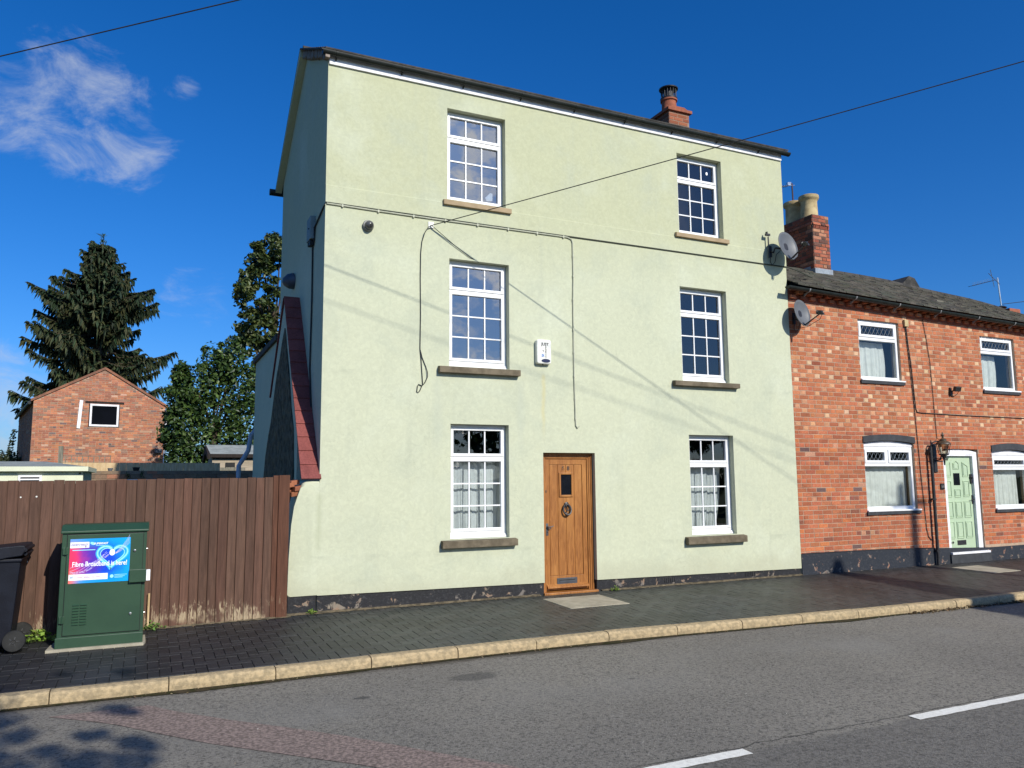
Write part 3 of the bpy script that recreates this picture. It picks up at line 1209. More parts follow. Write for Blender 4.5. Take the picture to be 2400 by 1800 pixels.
# vertical boards with vee joints
xb = np.linspace(la + st + .002, lb - st - .002, 5)
for i in range(4):
    lo, hi = lz0 + .202, lz1 - .087
    a, b = xb[i] + .004, xb[i + 1] - .004
    if i in (1, 2):
        wa, wb = 5.605, 5.795
        mb.box(a, b, ly + .006, ly + .03, lo, 1.395, b=.006)
        mb.box(a, b, ly + .006, ly + .03, 1.735, hi, b=.006)
        if i == 1:
            mb.box(a, 5.60, ly + .006, ly + .03, 1.396, 1.734)
        else:
            mb.box(5.80, b, ly + .006, ly + .03, 1.396, 1.734)
    else:
        mb.box(a, b, ly + .006, ly + .03, lo, hi, b=.006)
mb.prism([(ly - .045, .075), (ly - .045, .088), (ly, .135), (ly, .075)], la + .01, lb - .01, 'x')
leafm = mb.build('door_leaf', M['oak'], door, bevel=.003)
mb = MB()
for a, b, c, d in ((5.582, 5.612, 1.385, 1.745), (5.788, 5.818, 1.385, 1.745), (5.612, 5.788, 1.715, 1.745), (5.612, 5.788, 1.385, 1.415)):
    mb.box(a, b, ly - .012, ly + .012, c, d)
mb.build('glazing_bead', M['oak'], door, bevel=.005)
mb = MB()
mb.box(5.612, 5.788, ly + .004, ly + .013, 1.415, 1.715)
o = mb.build('glazing', simple('dark_door_glass', (.006, .008, .012), (.01, .012, .016), 5, .08, .6), door)
# ring knocker
mb = MB()
mb.lathe([(.0, -.0), (.036, .0), (.036, .012), (.02, .02), (.0, .022)], (5.70, ly - .0, 1.275), 16, (0, -1, 0))
ring = [(5.70 + .066 * math.sin(t), ly - .028 - .016 * math.cos(t), 1.20 - .078 * math.cos(t) * 1.0) for t in np.linspace(0, 2 * math.pi, 25)[:-1]]
mb.tube(ring, .0125, 8, closed=True)
ring = [(5.70 + .03 * math.sin(t), ly - .034, 1.225 - .045 * math.cos(t)) for t in np.linspace(0, 2 * math.pi, 17)[:-1]]
mb.tube(ring, .008, 6, closed=True)
mb.lathe([(0, 0), (.02, 0), (.02, .012), (0, .018)], (5.70, ly, 1.135), 12, (0, -1, 0))
mb.build('door_knocker', M['blackiron'], door, smooth=True)
mb = MB()
mb.box(5.352, 5.392, ly - .006, ly + .004, .83, 1.005, b=.002)
mb.tube([(5.372, ly, .955), (5.372, ly - .045, .955), (5.39, ly - .05, .955), (5.43, ly - .05, .958), (5.455, ly - .05, .972)], [.011, .009, .009, .008, .006], 8)
mb.tube([(5.372, ly - .03, .955), (5.385, ly - .038, .930), (5.42, ly - .04, .930)], .006, 6)
mb.build('door_handle', simple('grey_iron', (.07, .075, .08), (.05, .05, .055), 9, .5, .5), door, smooth=True)
mb = MB()
mb.lathe([(0, 0), (.013, 0), (.013, .008), (0, .01)], (5.358, ly, 1.475), 12, (0, -1, 0))
mb.box(5.347, 5.369, ly - .004, ly + .002, 1.45, 1.472)
mb.build('night_latch', M['blackiron'], door)
mb = MB()
mb.box(5.368, 5.376, ly - .009, ly - .0055, .868, .888)
mb.build('keyhole', M['black'], door)
mb = MB()
mb.box(5.525, 5.862, ly - .008, ly + .004, .10, .212, b=.003)
mb.box(5.565, 5.825, ly - .014, ly - .0075, .145, .192, b=.003)
mb.build('letter_plate', simple('pewter', (.06, .065, .075), (.045, .05, .055), 12, .45, .5), door)
mb = MB()
mb.box(5.57, 5.82, ly - .0155, ly - .0142, .178, .189)
mb.build('letter_slot', M['black'], door)
text_part('house_number', '6', .085, 5.655, ly + .004, 1.805, M['blackiron'], door, .002)
text_part('house_number', '8', .085, 5.742, ly + .004, 1.805, M['blackiron'], door, .002)

# chimney with brick cap, clay pot and cowl
PAL_CH = [(5, (.30, .105, .055)), (2, (.24, .08, .045)), (1, (.34, .15, .09))]
mb = MB()
cx0, cx1, cy0, cy1 = 9.07, 9.55, 11.97, 12.52
mb.box(cx0, cx1, cy0, cy1, 8.2, 8.86, (.30, .22, .16))
for (p0, p1, fn) in ((cx0, cx1, lambda x, z, d: (x, cy0 - d, z)), (cy0, cy1, lambda x, z, d: (cx0 - d, x, z)), (cy0, cy1, lambda x, z, d: (cx1 + d, x, z))):
    bricks(mb, p0, p1, 8.3, 8.86, fn, pal=PAL_CH)
chim = mb.build('chimney', M['brick'], roof)
mb = MB()
mb.box(cx0 - .05, cx1 + .05, cy0 - .05, cy1 + .05, 8.862, 8.925)
mb.prism([(cx0 - .03, 8.926), (cx1 + .03, 8.926), (cx1 - .1, 8.99), (cx0 + .1, 8.99)], cy0, cy1, 'y')
mb.build('chimney_cap', M['terracotta'], roof, bevel=.006)
mb = MB()
pc = (9.285, 12.25, 8.95)
mb.lathe([(.165, 0), (.15, .05), (.145, .25), (.17, .255), (.17, .285), (.14, .29)], pc, 20)
mb.build('chimney_pot', M['terracotta'], roof, smooth=True)
mb = MB()
mb.lathe([(.17, .0), (.175, .03), (.14, .04)], (9.285, 12.25, 9.235), 20)
for k in range(16):
    t = 2 * math.pi * k / 16
    mb.tube([(9.285 + .145 * math.cos(t), 12.25 + .145 * math.sin(t), 9.25), (9.285 + .155 * math.cos(t), 12.25 + .155 * math.sin(t), 9.46)], .007, 5)
mb.lathe([(.11, 0), (.10, .19)], (9.285, 12.25, 9.265), 14)
mb.lathe([(.19, 0), (.195, .02), (.12, .05), (0, .06)], (9.285, 12.25, 9.455), 20)
mb.build('chimney_cowl', M['blackiron'], roof, smooth=True)

# low rear wing
mb = MB()
mb.box(2.03, 8.0, 13.98, 17.1, -.05, 4.12)
mb.build('rear_wing', M['render'], H)
mb = MB()
mb.box(1.98, 8.1, 13.98, 17.2, 4.122, 4.22)
mb.build('rear_wing_roof', M['slate'], H)
mb = MB()
mb.tube([(2.1, 17.3, 2.75), (2.0, 17.32, 2.62), (1.96, 17.35, 2.30), (1.86, 17.36, 2.12), (1.78, 17.36, 1.98), (1.78, 17.36, -.1)], .048, 10)
mb.build('rear_downpipe', simple('grey_pipe', (.40, .42, .48), (.36, .38, .44), 4, .5, .4), H, smooth=True)

# ------------------------------------------------------------------ remains of the neighbour's gable with tiled coping
S = thing('gable_stub', 'shaded remains of a stone gable with red tiled coping against the green house side', 'wall', (1.9, 11.5, 0))
mb = MB()
mb.prism([(10.62, -.05), (10.62, 2.22), (12.0, 4.36), (13.2, 2.97), (13.9, 2.3), (13.9, -.05)], 1.815, 2.033, 'x')
mb.build('wall', M['render'], S)
bm = bmesh.new()
outl = [(1.668, .223), (1.668, .25), (1.675, .7), (1.695, 1.1), (1.725, 1.33), (1.765, 1.46), (1.80, 1.56), (1.83, 1.625), (1.87, 1.652), (1.95, 1.664), (2.05, 1.66), (2.05, .223)]
y0_, y1_ = FY + .001, 10.618
va = [bm.verts.new((p[0], y0_, p[1])) for p in outl]
vb = [bm.verts.new((p[0], y1_, p[1])) for p in outl]
bm.faces.new(va)
bm.faces.new(vb[::-1])
ed = []
for i in range(len(outl)):
    j = (i + 1) % len(outl)
    bm.faces.new((va[j], va[i], vb[i], vb[j]))
bm.edges.ensure_lookup_table()
sel = [e for e in bm.edges if all(abs(v.co.y - y0_) < 1e-6 for v in e.verts) and not all(v.co.x > 2.03 for v in e.verts) and not all(v.co.z < .23 for v in e.verts)]
bmesh.ops.bevel(bm, geom=sel, offset=.05, segments=5, affect='EDGES', profile=.5)
mb = MB()
mb.bm(bm)
mb.build('buttress', M['render'], S, smooth=True)
mb = MB()
mb.box(1.672, 2.0245, FY + .014, FY + .3, -.06, .222)
mb.build('plinth', M['plinth'], S, bevel=.01)
mb = MB()
poly = [(10.80, .0), (10.80, 1.75), (10.90, 2.36), (11.13, 2.68), (11.37, 3.18), (11.68, 3.65), (11.84, 3.92), (12.05, 3.74), (12.28, 3.48), (12.5, 3.3), (12.69, 3.05),
        (12.86, 2.8), (13.02, 2.58), (13.22, 2.4), (13.52, 2.06), (13.66, 1.73), (13.7, 0)]
mb.prism(poly, 1.797, 1.81, 'x')
mb.build('bare_stone', M['rubble'], S)
mb = MB()
random.seed(3)
sl = (4.42 - 1.64) / (12.03 - 10.19)


def coping(ya, za, yb_, zb_, n, xl, xr):
    d = Vector((0, yb_ - ya, zb_ - za))
    L = d.length
    d.normalize()
    nrm = Vector((0, -d.z, d.y)) if d.y > 0 and d.z > 0 else Vector((0, abs(d.z), abs(d.y)))
    for k in range(n):
        c = Vector(((xl + xr) / 2, ya, za)) + d * (L * (k + .5) / n) + nrm * (.012 + .016)
        tilt = .055
        dd = (d + nrm * -tilt).normalized() if d.z > 0 else (d + nrm * tilt).normalized()
        q = random.uniform(.85, 1.1)
        mb.obox(c, Vector(((xr - xl) / 2, 0, 0)), dd * (L / n * .54), nrm * .011, (.235 * q, .068 * q, .058 * q))


coping(10.20, 1.665, 12.03, 4.42, 15, 1.80, 2.05)
coping(12.03, 4.40, 13.2, 3.0, 9, 1.795, 2.04)
mb.build('coping', M['tile_red'], S)
mb = MB()
random.seed(8)
for (bx, by, bz) in ((1.63, 10.3, 1.60), (1.70, 10.34, 1.63), (1.66, 10.38, 1.55), (1.74, 10.3, 1.56), (1.70, 10.31, 1.49)):
    mb.obox((bx + .03, by, bz), Vector((.055, .02, .01)), Vector((-.02, .06, 0)), Vector((0, 0, .03)), pick([(2, (.30, .11, .06)), (1, (.30, .24, .17))]))
mb.build('exposed_brick', M['brick'], S, bevel=.006)

# ------------------------------------------------------------------ the brick terrace on the right
T = thing('brick_terrace', 'two storey red brick terraced cottage with a mint green front door', 'house', (13.5, 10.2, 0))
TY = 10.216
U1 = (11.868, 12.945, 3.41, 4.56)
U2 = (15.31, 16.40, 3.355, 4.50)
G1 = (11.822, 13.14, 1.015, 2.305)
G2 = (15.395, 16.55, .975, 2.165)
TD = (13.935, 14.975, .21, 2.17)
mb = MB()
tops = [U1, U2, G1, G2, TD]
wall_front(mb, (10.172, 24), (.2, 4.76), TY, tops, .2)
mb.face([(10.172, TY, -.1), (24, TY, -.1), (24, TY, .2), (10.172, TY, .2)])
mb.face([(24, TY, -.1), (24, 14, -.1), (24, 14, 5.2), (24, TY, 5.2)])
twall = mb.build('wall', M['mortar'], T)
BR = [(6, (.43, .152, .074)), (4, (.385, .128, .065)), (3, (.46, .172, .086)), (.6, (.31, .10, .055)), (.3, (.54, .25, .13))]
BRlow = [(6, (.425, .145, .072)), (4, (.37, .12, .063)), (1.3, (.50, .165, .068)), (.5, (.25, .095, .06)), (.2, (.15, .09, .08)), (.3, (.48, .25, .15))]
BRhead = [(4, (.47, .165, .075)), (3.4, (.55, .27, .145)), (1.3, (.63, .40, .24)), (.6, (.37, .115, .058))]
BRlh = [(6, (.44, .14, .068)), (1.4, (.52, .25, .14)), (.5, (.24, .09, .06))]
random.seed(21)


def tput(x, z, d):
    return (x, TY - d, z)


mb = MB()
arches = [(G1[0] - .01, G1[1] + .02, 2.255, 2.38), (G2[0], G2[1], 2.1, 2.27), (TD[0], TD[1], 2.15, 2.19)]
bricks(mb, 10.172, 17.2, .30, 2.46, tput, tops + arches, 'header3', BRlow, BRlh, bh=.0775)
bricks(mb, 10.172, 17.2, 2.46, 4.73, tput, tops, 'flemish', BR, BRhead, bh=.0775)
mb.build('brickwork', M['brick'], T)
# dentilled eaves
mb = MB()


def ez(x):
    return float(np.interp(x, [10, 11.65, 13.95, 16.55, 24], [0, -.022, -.085, -.155, -.31]))


x = 10.19
k = 0
while x < 18:
    z = ez(x)
    c = pick(BR)
    mb.box(x, x + .115, TY - .075, TY, 4.79 + z, 4.848 + z, c)
    mb.box(x + .115, x + .23, TY - .135, TY, 4.862 + z, 4.915 + z, pick(BR))
    x += .23
for x in np.arange(10.172, 18, .6):
    z = ez(x)
    mb.box(x, x + .6, TY - .02, TY + .1, 4.75 + z, 5.0 + z, (.30, .10, .06))
    mb.box(x, x + .6, TY - .16, TY + .1, 4.925 + z, 4.98 + z, (.22, .08, .05))
mb.build('dentil_course', M['brick'], T)
mb = MB()
pts = [(10.165, .345), (12, .337), (13.6, .295), (15.1, .245), (16.2, .25), (24, .2)]
pp = [(a, b) for a, b in pts]
for (a, za), (b, zb_) in zip(pp[:-1], pp[1:]):
    mb.mesh([(a, TY - .028, -.12), (b, TY - .028, -.12), (b, TY - .028, zb_), (a, TY - .028, za), (a, TY, za + .006), (b, TY, zb_ + .006), (a, TY, -.12), (b, TY, -.12)],
            [(0, 1, 2, 3), (3, 2, 5, 4), (0, 3, 4, 6), (1, 7, 5, 2)])
mb.build('plinth', M['plinth2'], T)

# roof of irregular old tiles
EX = [9.95, 11.65, 13.95, 16.55, 24]
EZ = [5.005, 4.945, 4.875, 4.81, 4.66]
RX = [9.95, 14.85, 15.85, 17.4, 19.6, 24]
RZ = [5.99, 5.965, 5.90, 5.78, 5.56, 5.30]


def rf(x, t):
    ze, zr = np.interp(x, EX, EZ), np.interp(x, RX, RZ)
    sag = -.02 * math.sin(x * 1.3) * t
    return (x, 9.965 + 1.935 * t, ze + (zr - ze) * t + sag)


mb = MB()
random.seed(4)
NC = 15
for r in range(NC):
    x = 10.165 + random.uniform(-.1, 0)
    while x < 22:
        w = random.uniform(.15, .21)
        a, b = max(x, 10.163), x + w - .004
        x += w
        if b - a < .03:
            continue
        t0, t1 = r / NC - .012, (r + 1.25) / NC
        q = random.uniform(.6, 1.35)
        c = pick([(5, (.085, .078, .062)), (3, (.060, .055, .045)), (2, (.10, .092, .073)), (1, (.07, .073, .055)), (.06, (.22, .20, .16))])
        h = .014 + random.uniform(0, .014)
        p0, p1, p2, p3 = rf(a, t0), rf(b, t0), rf(b, t1), rf(a, t1)
        j = random.uniform(-.008, .008)
        mb.mesh([(p0[0], p0[1] + j, p0[2] + h), (p1[0], p1[1] + j, p1[2] + h), (p2[0], p2[1], p2[2] + .001), (p3[0], p3[1], p3[2] + .001),
                 (p0[0], p0[1] + j, p0[2] - .006), (p1[0], p1[1] + j, p1[2] - .006)],
                [(0, 1, 2, 3), (0, 4, 5, 1), (0, 3, 4), (1, 5, 2)], c)
for xa, xb in zip(np.linspace(10.16, 24, 15)[:-1], np.linspace(10.16, 24, 15)[1:]):
    a0, b0, b1, a1 = rf(xa, 0), rf(xb, 0), rf(xb, 1), rf(xa, 1)
    dn = Vector((0, 0, -.012))
    mb.face([Vector(a0) + dn, Vector(b0) + dn, Vector(b1) + dn, Vector(a1) + dn], (.05, .05, .045))
    mb.face([Vector(a1) + dn, Vector(b1) + dn, (b1[0], 13.8, b1[2] - 1.1), (a1[0], 13.8, a1[2] - 1.1)], (.05, .05, .045))
troof = mb.build('roof', attr_mat('old_roof_tile', .92, .15, (.55, .55, .5), 7, .6, .6, 50), T)
mb = MB()
for xa in np.arange(13.0, 22, .45):
    a, b = rf(xa, 1), rf(xa + .44, 1)
    mb.tube([(a[0], a[1], a[2] - .03), (b[0], b[1], b[2] - .03)], .085, 8)
mb.build('ridge_tile', M['slate'], troof)
mb = MB()
mb.prism([(16.55, 6.05), (17.25, 6.66), (17.45, 6.62), (17.95, 6.0)], 13.2, 15.5, 'y')
mb.build('rear_gable', M['slate'], troof)
gutter(T, [9.99, 11.66, 13.97, 16.58, 24], [10.01] * 5, [4.950, 4.900, 4.830, 4.762, 4.60], .055, 1.13, 10.46, simple('pale_bracket', (.25, .25, .24), (.2, .2, .2), 4, .5, .4))

# chimney stack
mb = MB()
a, b, c0, c1 = 12.345, 12.80, 11.60, 13.05
mb.box(a, b, c0, c1, 5.4, 7.08, (.16, .12, .10))
PCH = [(4, (.36, .115, .065)), (3, (.26, .085, .055)), (2, (.15, .075, .055)), (1, (.42, .2, .12))]
random.seed(6)
bricks(mb, a, b, 5.80, 7.08, lambda x, z, d: (x, c0 - d * 1.6 - (.02 if 6.80 < z < 6.90 else 0), z), pal=PCH, bond='flemish')
bricks(mb, c0, c1, 5.80, 7.08, lambda x, z, d: (a - d * 1.6 - (.02 if 6.80 < z < 6.90 else 0), x, z), pal=PCH, bond='flemish')
stack = mb.build('chimney', M['brick'], troof)
mb = MB()
mb.box(a - .02, b + .02, c0 - .03, c0 + .1, 5.60, 5.925)
mb.box(a - .03, a + .05, c0 + .1, c1, 5.60, 5.98)
mb.build('lead_flashing', M['lead'], troof)
for py in (11.88, 12.32):
    mb = MB()
    mb.lathe([(.20, 0), (.175, .03), (.165, .36), (.175, .40), (.20, .42), (.21, .45), (.205, .50), (.17, .515), (.15, .45)], (12.57, py, 7.08), 24)
    mb.build('chimney_pot', M['buffpot'], troof, smooth=True)
mb = MB()
mb.box(18.75, 19.15, 11.7, 12.1, 5.3, 5.66)
mb.build('low_chimney', M['terracotta'], troof)


def casement(w, y, tz, two=False, name='window', arch=False):
    a, b, c, d = w
    a, b, c, d = a + .003, b - .003, c + .003, (d if not arch else d - .105) - .003
    f = .055
    mb = MB()
    mb.box(a, a + f, y, y + .07, c, d)
    mb.box(b - f, b, y, y + .07, c, d)
    mb.box(a + f, b - f, y, y + .07, d - f, d)
    mb.box(a + f, b - f, y, y + .07, c, c + f + .03)
    mb.box(a + f, b - f, y, y + .07, tz - .03, tz + .03)
    if two:
        m_ = (a + b) / 2 - .02
        mb.box(m_ - .028, m_ + .028, y, y + .07, tz + .03, d - f)
    mb.box(a - .02, b + .06, y - .09, y - .001, c - .002, c + .026)
    win = mb.build(name, M['pvc'], T, bevel=.004)
    if arch:
        am = MB()
        n = 12
        top = [(a + (b - a) * i / n, d + .055 + .048 * math.sin(math.pi * i / n)) for i in range(n + 1)]
        am.prism([(a, d + .001)] + top + [(b, d + .001)], y - .01, y + .05, 'y')
        am.build('arch_infill', M['whitepaint'], win)
    lights = [(a + f, b - f)] if not two else [(a + f, m_ - .028), (m_ + .028, b - f)]
    for p, q in lights:
        lo, hi = tz + .031, d - f - .001
        s = .048
        m2 = MB()
        p, q = p + .001, q - .001
        yf = y - .014
        m2.box(p, p + s, yf, y + .05, lo, hi)
        m2.box(q - s, q, yf, y + .05, lo, hi)
        m2.box(p + s, q - s, yf, y + .05, hi - s, hi)
        m2.box(p + s, q - s, yf, y + .05, lo, lo + s)
        m2.build('sash', M['pvc'], win, bevel=.004)
        pg = MB()
        pg.face([(p + s, y + .02, lo + s), (q - s, y + .02, lo + s), (q - s, y + .02, hi - s), (p + s, y + .02, hi - s)])
        pg.build('pane', M['glass_soft'], win)
        ld = MB()
        x0_, x1_, z0_, z1_ = p + s, q - s, lo + s, hi - s
        step = .105
        hgt = z1_ - z0_
        t = .0035
        k0 = -3
        dz = hgt
        dx = step
        x = x0_ - dx * 2
        while x < x1_ + dx:
            for sgn in (1, -1):
                xa, xb = (x, x + dx * 1.0) if sgn > 0 else (x + dx, x)
                # clip
                pts_ = []
                for u in np.linspace(0, 1, 9):
                    xx = xa + (xb - xa) * u
                    if x0_ <= xx <= x1_:
                        pts_.append((xx, y + .016, z0_ + dz * u))
                if len(pts_) > 1:
                    ld.tube([pts_[0], pts_[-1]], t, 4)
            x += dx / 1.0
        ld.build('leading', M['lead'], win)
    pg = MB()
    pg.face([(a + f, y + .03, c + f + .03), (b - f, y + .03, c + f + .03), (b - f, y + .03, tz - .03), (a + f, y + .03, tz - .03)])
    pg.build('pane', M['glass_soft'], win)
    return win


CY = TY + .045
casement(U1, CY, 4.21)
casement(U2, CY, 4.16)
casement(G1, CY, 1.865, two=True, arch=True)
casement(G2, CY, 1.79, arch=True)
for w in (U1, U2, G1, G2):
    mb = MB()
    mb.box(w[0] - .03, w[1] + .05, TY - .035, TY - .0055, w[2] - .055, w[2] - .004)
    mb.build('painted_sill', M['bluegrey'], T)
for (a, b, zl, rise, th) in ((11.80, 13.165, 2.262, .045, .115), (15.38, 16.6, 2.118, .05, .13)):
    mb = MB()
    n = 14
    lo = [(a + (b - a) * i / n, zl + rise * math.sin(math.pi * i / n)) for i in range(n + 1)]
    hi = [(x, z + th) for x, z in lo]
    mb.prism(lo + hi[::-1], TY - .022, TY + .01, 'y')
    mb.build('arched_lintel', M['bluegrey'], T)
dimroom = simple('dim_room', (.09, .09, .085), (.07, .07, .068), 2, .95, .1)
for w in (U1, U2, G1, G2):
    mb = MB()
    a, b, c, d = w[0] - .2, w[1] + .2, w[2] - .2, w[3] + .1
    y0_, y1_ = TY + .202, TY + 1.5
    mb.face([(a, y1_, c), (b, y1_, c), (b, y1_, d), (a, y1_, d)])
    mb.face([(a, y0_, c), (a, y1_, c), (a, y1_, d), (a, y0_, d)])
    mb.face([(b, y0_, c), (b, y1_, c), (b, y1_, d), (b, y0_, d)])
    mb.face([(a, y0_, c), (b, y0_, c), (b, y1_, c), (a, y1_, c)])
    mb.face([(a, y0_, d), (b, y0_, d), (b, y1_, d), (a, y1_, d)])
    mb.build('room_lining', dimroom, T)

# mint green panelled door
fy = TY + .03
mb = MB()
mb.box(TD[0] + .002, 14.045, fy, fy + .1, .215, 2.06)
mb.box(14.838, TD[1] - .002, fy, fy + .1, .215, 2.06)
n = 12
a, b = TD[0] + .002, TD[1] - .002
arch = [(a + (b - a) * i / n, 2.11 + .055 * math.sin(math.pi * i / n)) for i in range(n + 1)]
mb.prism([(a, 2.061)] + arch + [(b, 2.061)], fy, fy + .1, 'y')
mb.box(14.046, 14.837, fy, fy + .1, 2.032, 2.0605)
tdoor = mb.build('door', M['whitepaint'], T, bevel=.005)
dl = fy + .055
mb = MB()
mb.box(14.048, 14.836, dl, dl + .04, .225, 2.030)
PANELS = [(14.062, 14.236, .445, .765), (14.305, 14.495, .445, .765), (14.562, 14.758, .445, .765),
          (14.062, 14.236, .84, 1.152), (14.305, 14.495, .84, 1.152), (14.562, 14.758, .84, 1.152),
          (14.066, 14.228, 1.24, 1.55), (14.312, 14.49, 1.235, 1.39), (14.575, 14.75, 1.24, 1.55)]
for p in PANELS:
    a, b, c, d = p
    e = .012
    for q in ((a, a + e, c, d), (b - e, b, c, d), (a + e, b - e, d - e, d), (a + e, b - e, c, c + e)):
        mb.box(q[0], q[1], dl - .011, dl + .001, q[2], q[3])
    mb.box(a + .03, b - .03, dl - .010, dl + .001, c + .03, d - .03, b=.005)
for poly in ([(14.07, 1.63), (14.24, 1.63), (14.24, 1.925), (14.07, 1.84)], [(14.58, 1.63), (14.745, 1.63), (14.745, 1.84), (14.58, 1.918)],
             [(14.314, 1.775), (14.488, 1.775), (14.488, 1.895), (14.40, 1.945), (14.314, 1.895)]):
    cx, cz = sum(p[0] for p in poly) / len(poly), sum(p[1] for p in poly) / len(poly)
    m_ = len(poly)
    inn = [(cx + (p[0] - cx) * .86, cz + (p[1] - cz) * .91) for p in poly]
    for i in range(m_):
        j = (i + 1) % m_
        mb.prism([poly[i], poly[j], inn[j], inn[i]], dl - .011, dl + .001, 'y')
    mb.prism([(cx + (p[0] - cx) * .62, cz + (p[1] - cz) * .75) for p in poly], dl - .009, dl + .001, 'y')
mb.build('door_leaf', M['mintdoor'], tdoor)
mb = MB()
mb.box(14.31, 14.492, dl - .006, dl + .002, 1.468, 1.70)
mb.build('glazing', bpy.data.materials['dark_door_glass'], tdoor)
mb = MB()
mb.box(14.29, 14.54, dl - .008, dl + .002, .32, .41, b=.002)
mb.build('letter_plate', M['blackiron'], tdoor)
mb = MB()
mb.box(14.80, 14.835, dl - .012, dl, 1.10, 1.27, b=.003)
mb.tube([(14.818, dl, 1.19), (14.818, dl - .05, 1.19), (14.73, dl - .05, 1.185)], .009, 6)
mb.build('door_handle', M['blackiron'], tdoor)
mb = MB()
mb.lathe([(0, 0), (.03, .0), (.036, .03), (.018, .05), (0, .055)], (14.808, dl, 1.62), 10, (0, -1, 0))
mb.box(14.785, 14.83, dl - .03, dl, 1.50, 1.68, b=.006)
mb.build('door_knocker', M['blackiron'], tdoor)
for z in (1.965, .37):
    mb = MB()
    mb.box(14.05, 14.16, dl - .010, dl, z - .008, z + .008)
    mb.box(14.05, 14.07, dl - .010, dl, z - .035, z + .035)
    mb.tube([(14.155, dl - .006, z + .025), (14.185, dl - .006, z), (14.155, dl - .006, z - .025)], .006, 5)
    mb.build('strap_hinge', M['blackiron'], tdoor)
mb = MB()
mb.box(13.92, 15.02, TY - .075, TY + .08, .165, .205)
mb.build('door_step', M['whitepaint'], T)
mb = MB()
mb.box(13.90, 15.06, TY - .06, TY - .03, -.1, .163)
mb.build('step_riser', M['bluegrey'], T)

# ------------------------------------------------------------------ fittings on the two facades
# carriage lantern by the mint door
LX, LY = 13.68, 10.0
L = thing('wall_lantern', 'old black and brass carriage lantern on a bracket beside the mint green door', 'lantern', (LX, LY, 1.85))
mb = MB()
mb.lathe([(.012, 0), (.022, .12), (.045, .18), (.085, .195), (.09, .215), (.0, .22)], (LX, LY, 1.85), 8)
for k in range(6):
    t = 2 * math.pi * k / 6
    mb.tube([(LX + .082 * math.cos(t), LY + .082 * math.sin(t), 2.065), (LX + .118 * math.cos(t), LY + .118 * math.sin(t), 2.245)], .007, 5)
mb.build('lantern_cage', M['blackiron'], L)
mb = MB()
mb.lathe([(.135, 0), (.13, .02), (.085, .055), (.06, .06), (.06, .095), (.045, .10), (.02, .115), (.018, .15), (.03, .17), (.02, .19), (.006, .23), (0, .24)], (LX, LY, 2.243), 14)
mb.build('lantern_cap', simple('tarnished_brass', (.10, .07, .035), (.045, .032, .02), 20, .5, .5), L, smooth=True)
mb = MB()
mb.lathe([(.072, 0), (.105, .178)], (LX, LY, 2.066), 6, cap=False)
mb.build('lantern_glass', M['lampglass'], L)
mb = MB()
mb.tube([(LX + .0, TY - .01, 1.93), (LX + .0, LY + .08, 1.96), (LX, LY + .05, 2.05)], .014, 6)
mb.tube([(LX - .16, LY + .12, 1.985), (LX + .28, LY + .12, 1.985)], .009, 6)
mb.box(LX - .05, LX + .05, TY - .03, TY - .009, 1.72, 2.26, b=.004)
mb.build('lantern_bracket', M['blackiron'], L)
P_ = thing('conduit_pipe', 'black metal pipe rising up the brick wall and curling over towards the lantern', 'pipe', (13.5, 10.15, 0))
mb = MB()
pth = [(13.49, 10.135, -.06), (13.50, 10.135, 1.4), (13.50, 10.135, 2.2)] + [(13.50 + .09 * (1 - math.cos(t)), 10.13 - .03 * t, 2.2 + .10 * math.sin(t)) for t in np.linspace(.2, 1.6, 7)] + [(13.68, 10.05, 2.305)]
mb.tube(pth[:3], .028, 10)
mb.tube(pth[2:], .013, 8)
mb.build('pipe', M['blackiron'], P_, smooth=True)
mb = MB()
for z in (.25, 1.2, 2.1):
    mb.box(13.455, 13.545, 10.12, TY - .008, z, z + .03)
mb.build('pipe_clip', M['blackiron'], P_)
N = thing('number_plaque', 'small dark plaque with a house number on the bricks beside the mint door', 'plaque', (13.86, TY - .01, 1.45))
mb = MB()
mb.box(13.792, 13.898, TY - .024, TY - .008, 1.395, 1.505, b=.004)
mb.build('plate', M['black'], N)
text_part('house_number', '66', .085, 13.845, TY - .0255, 1.45, simple('dull_pewter_print', (.16, .16, .15), (.12, .12, .12), 5, .6, .3), N, .001)
Q = thing('security_light', 'small black security floodlight on a bracket high on the brick wall', 'floodlight', (14.3, TY, 3.3))
mb = MB()
mb.obox((14.33, 10.09, 3.335), Vector((.055, -.02, 0)), Vector((.012, .035, .012)), Vector((0, -.015, .045)))
mb.build('lamp_head', M['blackiron'], Q, bevel=.006)
mb = MB()
mb.box(14.25, 14.29, TY - .04, TY - .008, 3.21, 3.37, b=.004)
mb.tube([(14.27, TY - .03, 3.28), (14.30, 10.11, 3.32)], .012, 6)
mb.tube([(14.38, 10.1, 3.29), (14.40, 10.15, 3.24), (14.36, 10.19, 3.2), (14.29, TY - .012, 3.2)], .006, 5)
mb.build('lamp_bracket', M['blackiron'], Q)
mb = MB()
mb.box(13.075, 13.18, TY - .05, TY - .008, 4.50, 4.63, b=.006)
tag(mb.build('junction_box', M['buffpot']), 'cream junction box under the gutter beside the upper window', 'junction box')


def cable(name, label, path, r, mat, clips=None, cat='cable', group=None):
    mb = MB()
    mb.tube(path, r, 6)
    if clips:
        for (x, y, z) in clips:
            mb.box(x - .011, x + .011, y - .012, y + .012, z - .022, z + .016)
    return tag(mb.build(name, mat, smooth=True), label, cat, group)


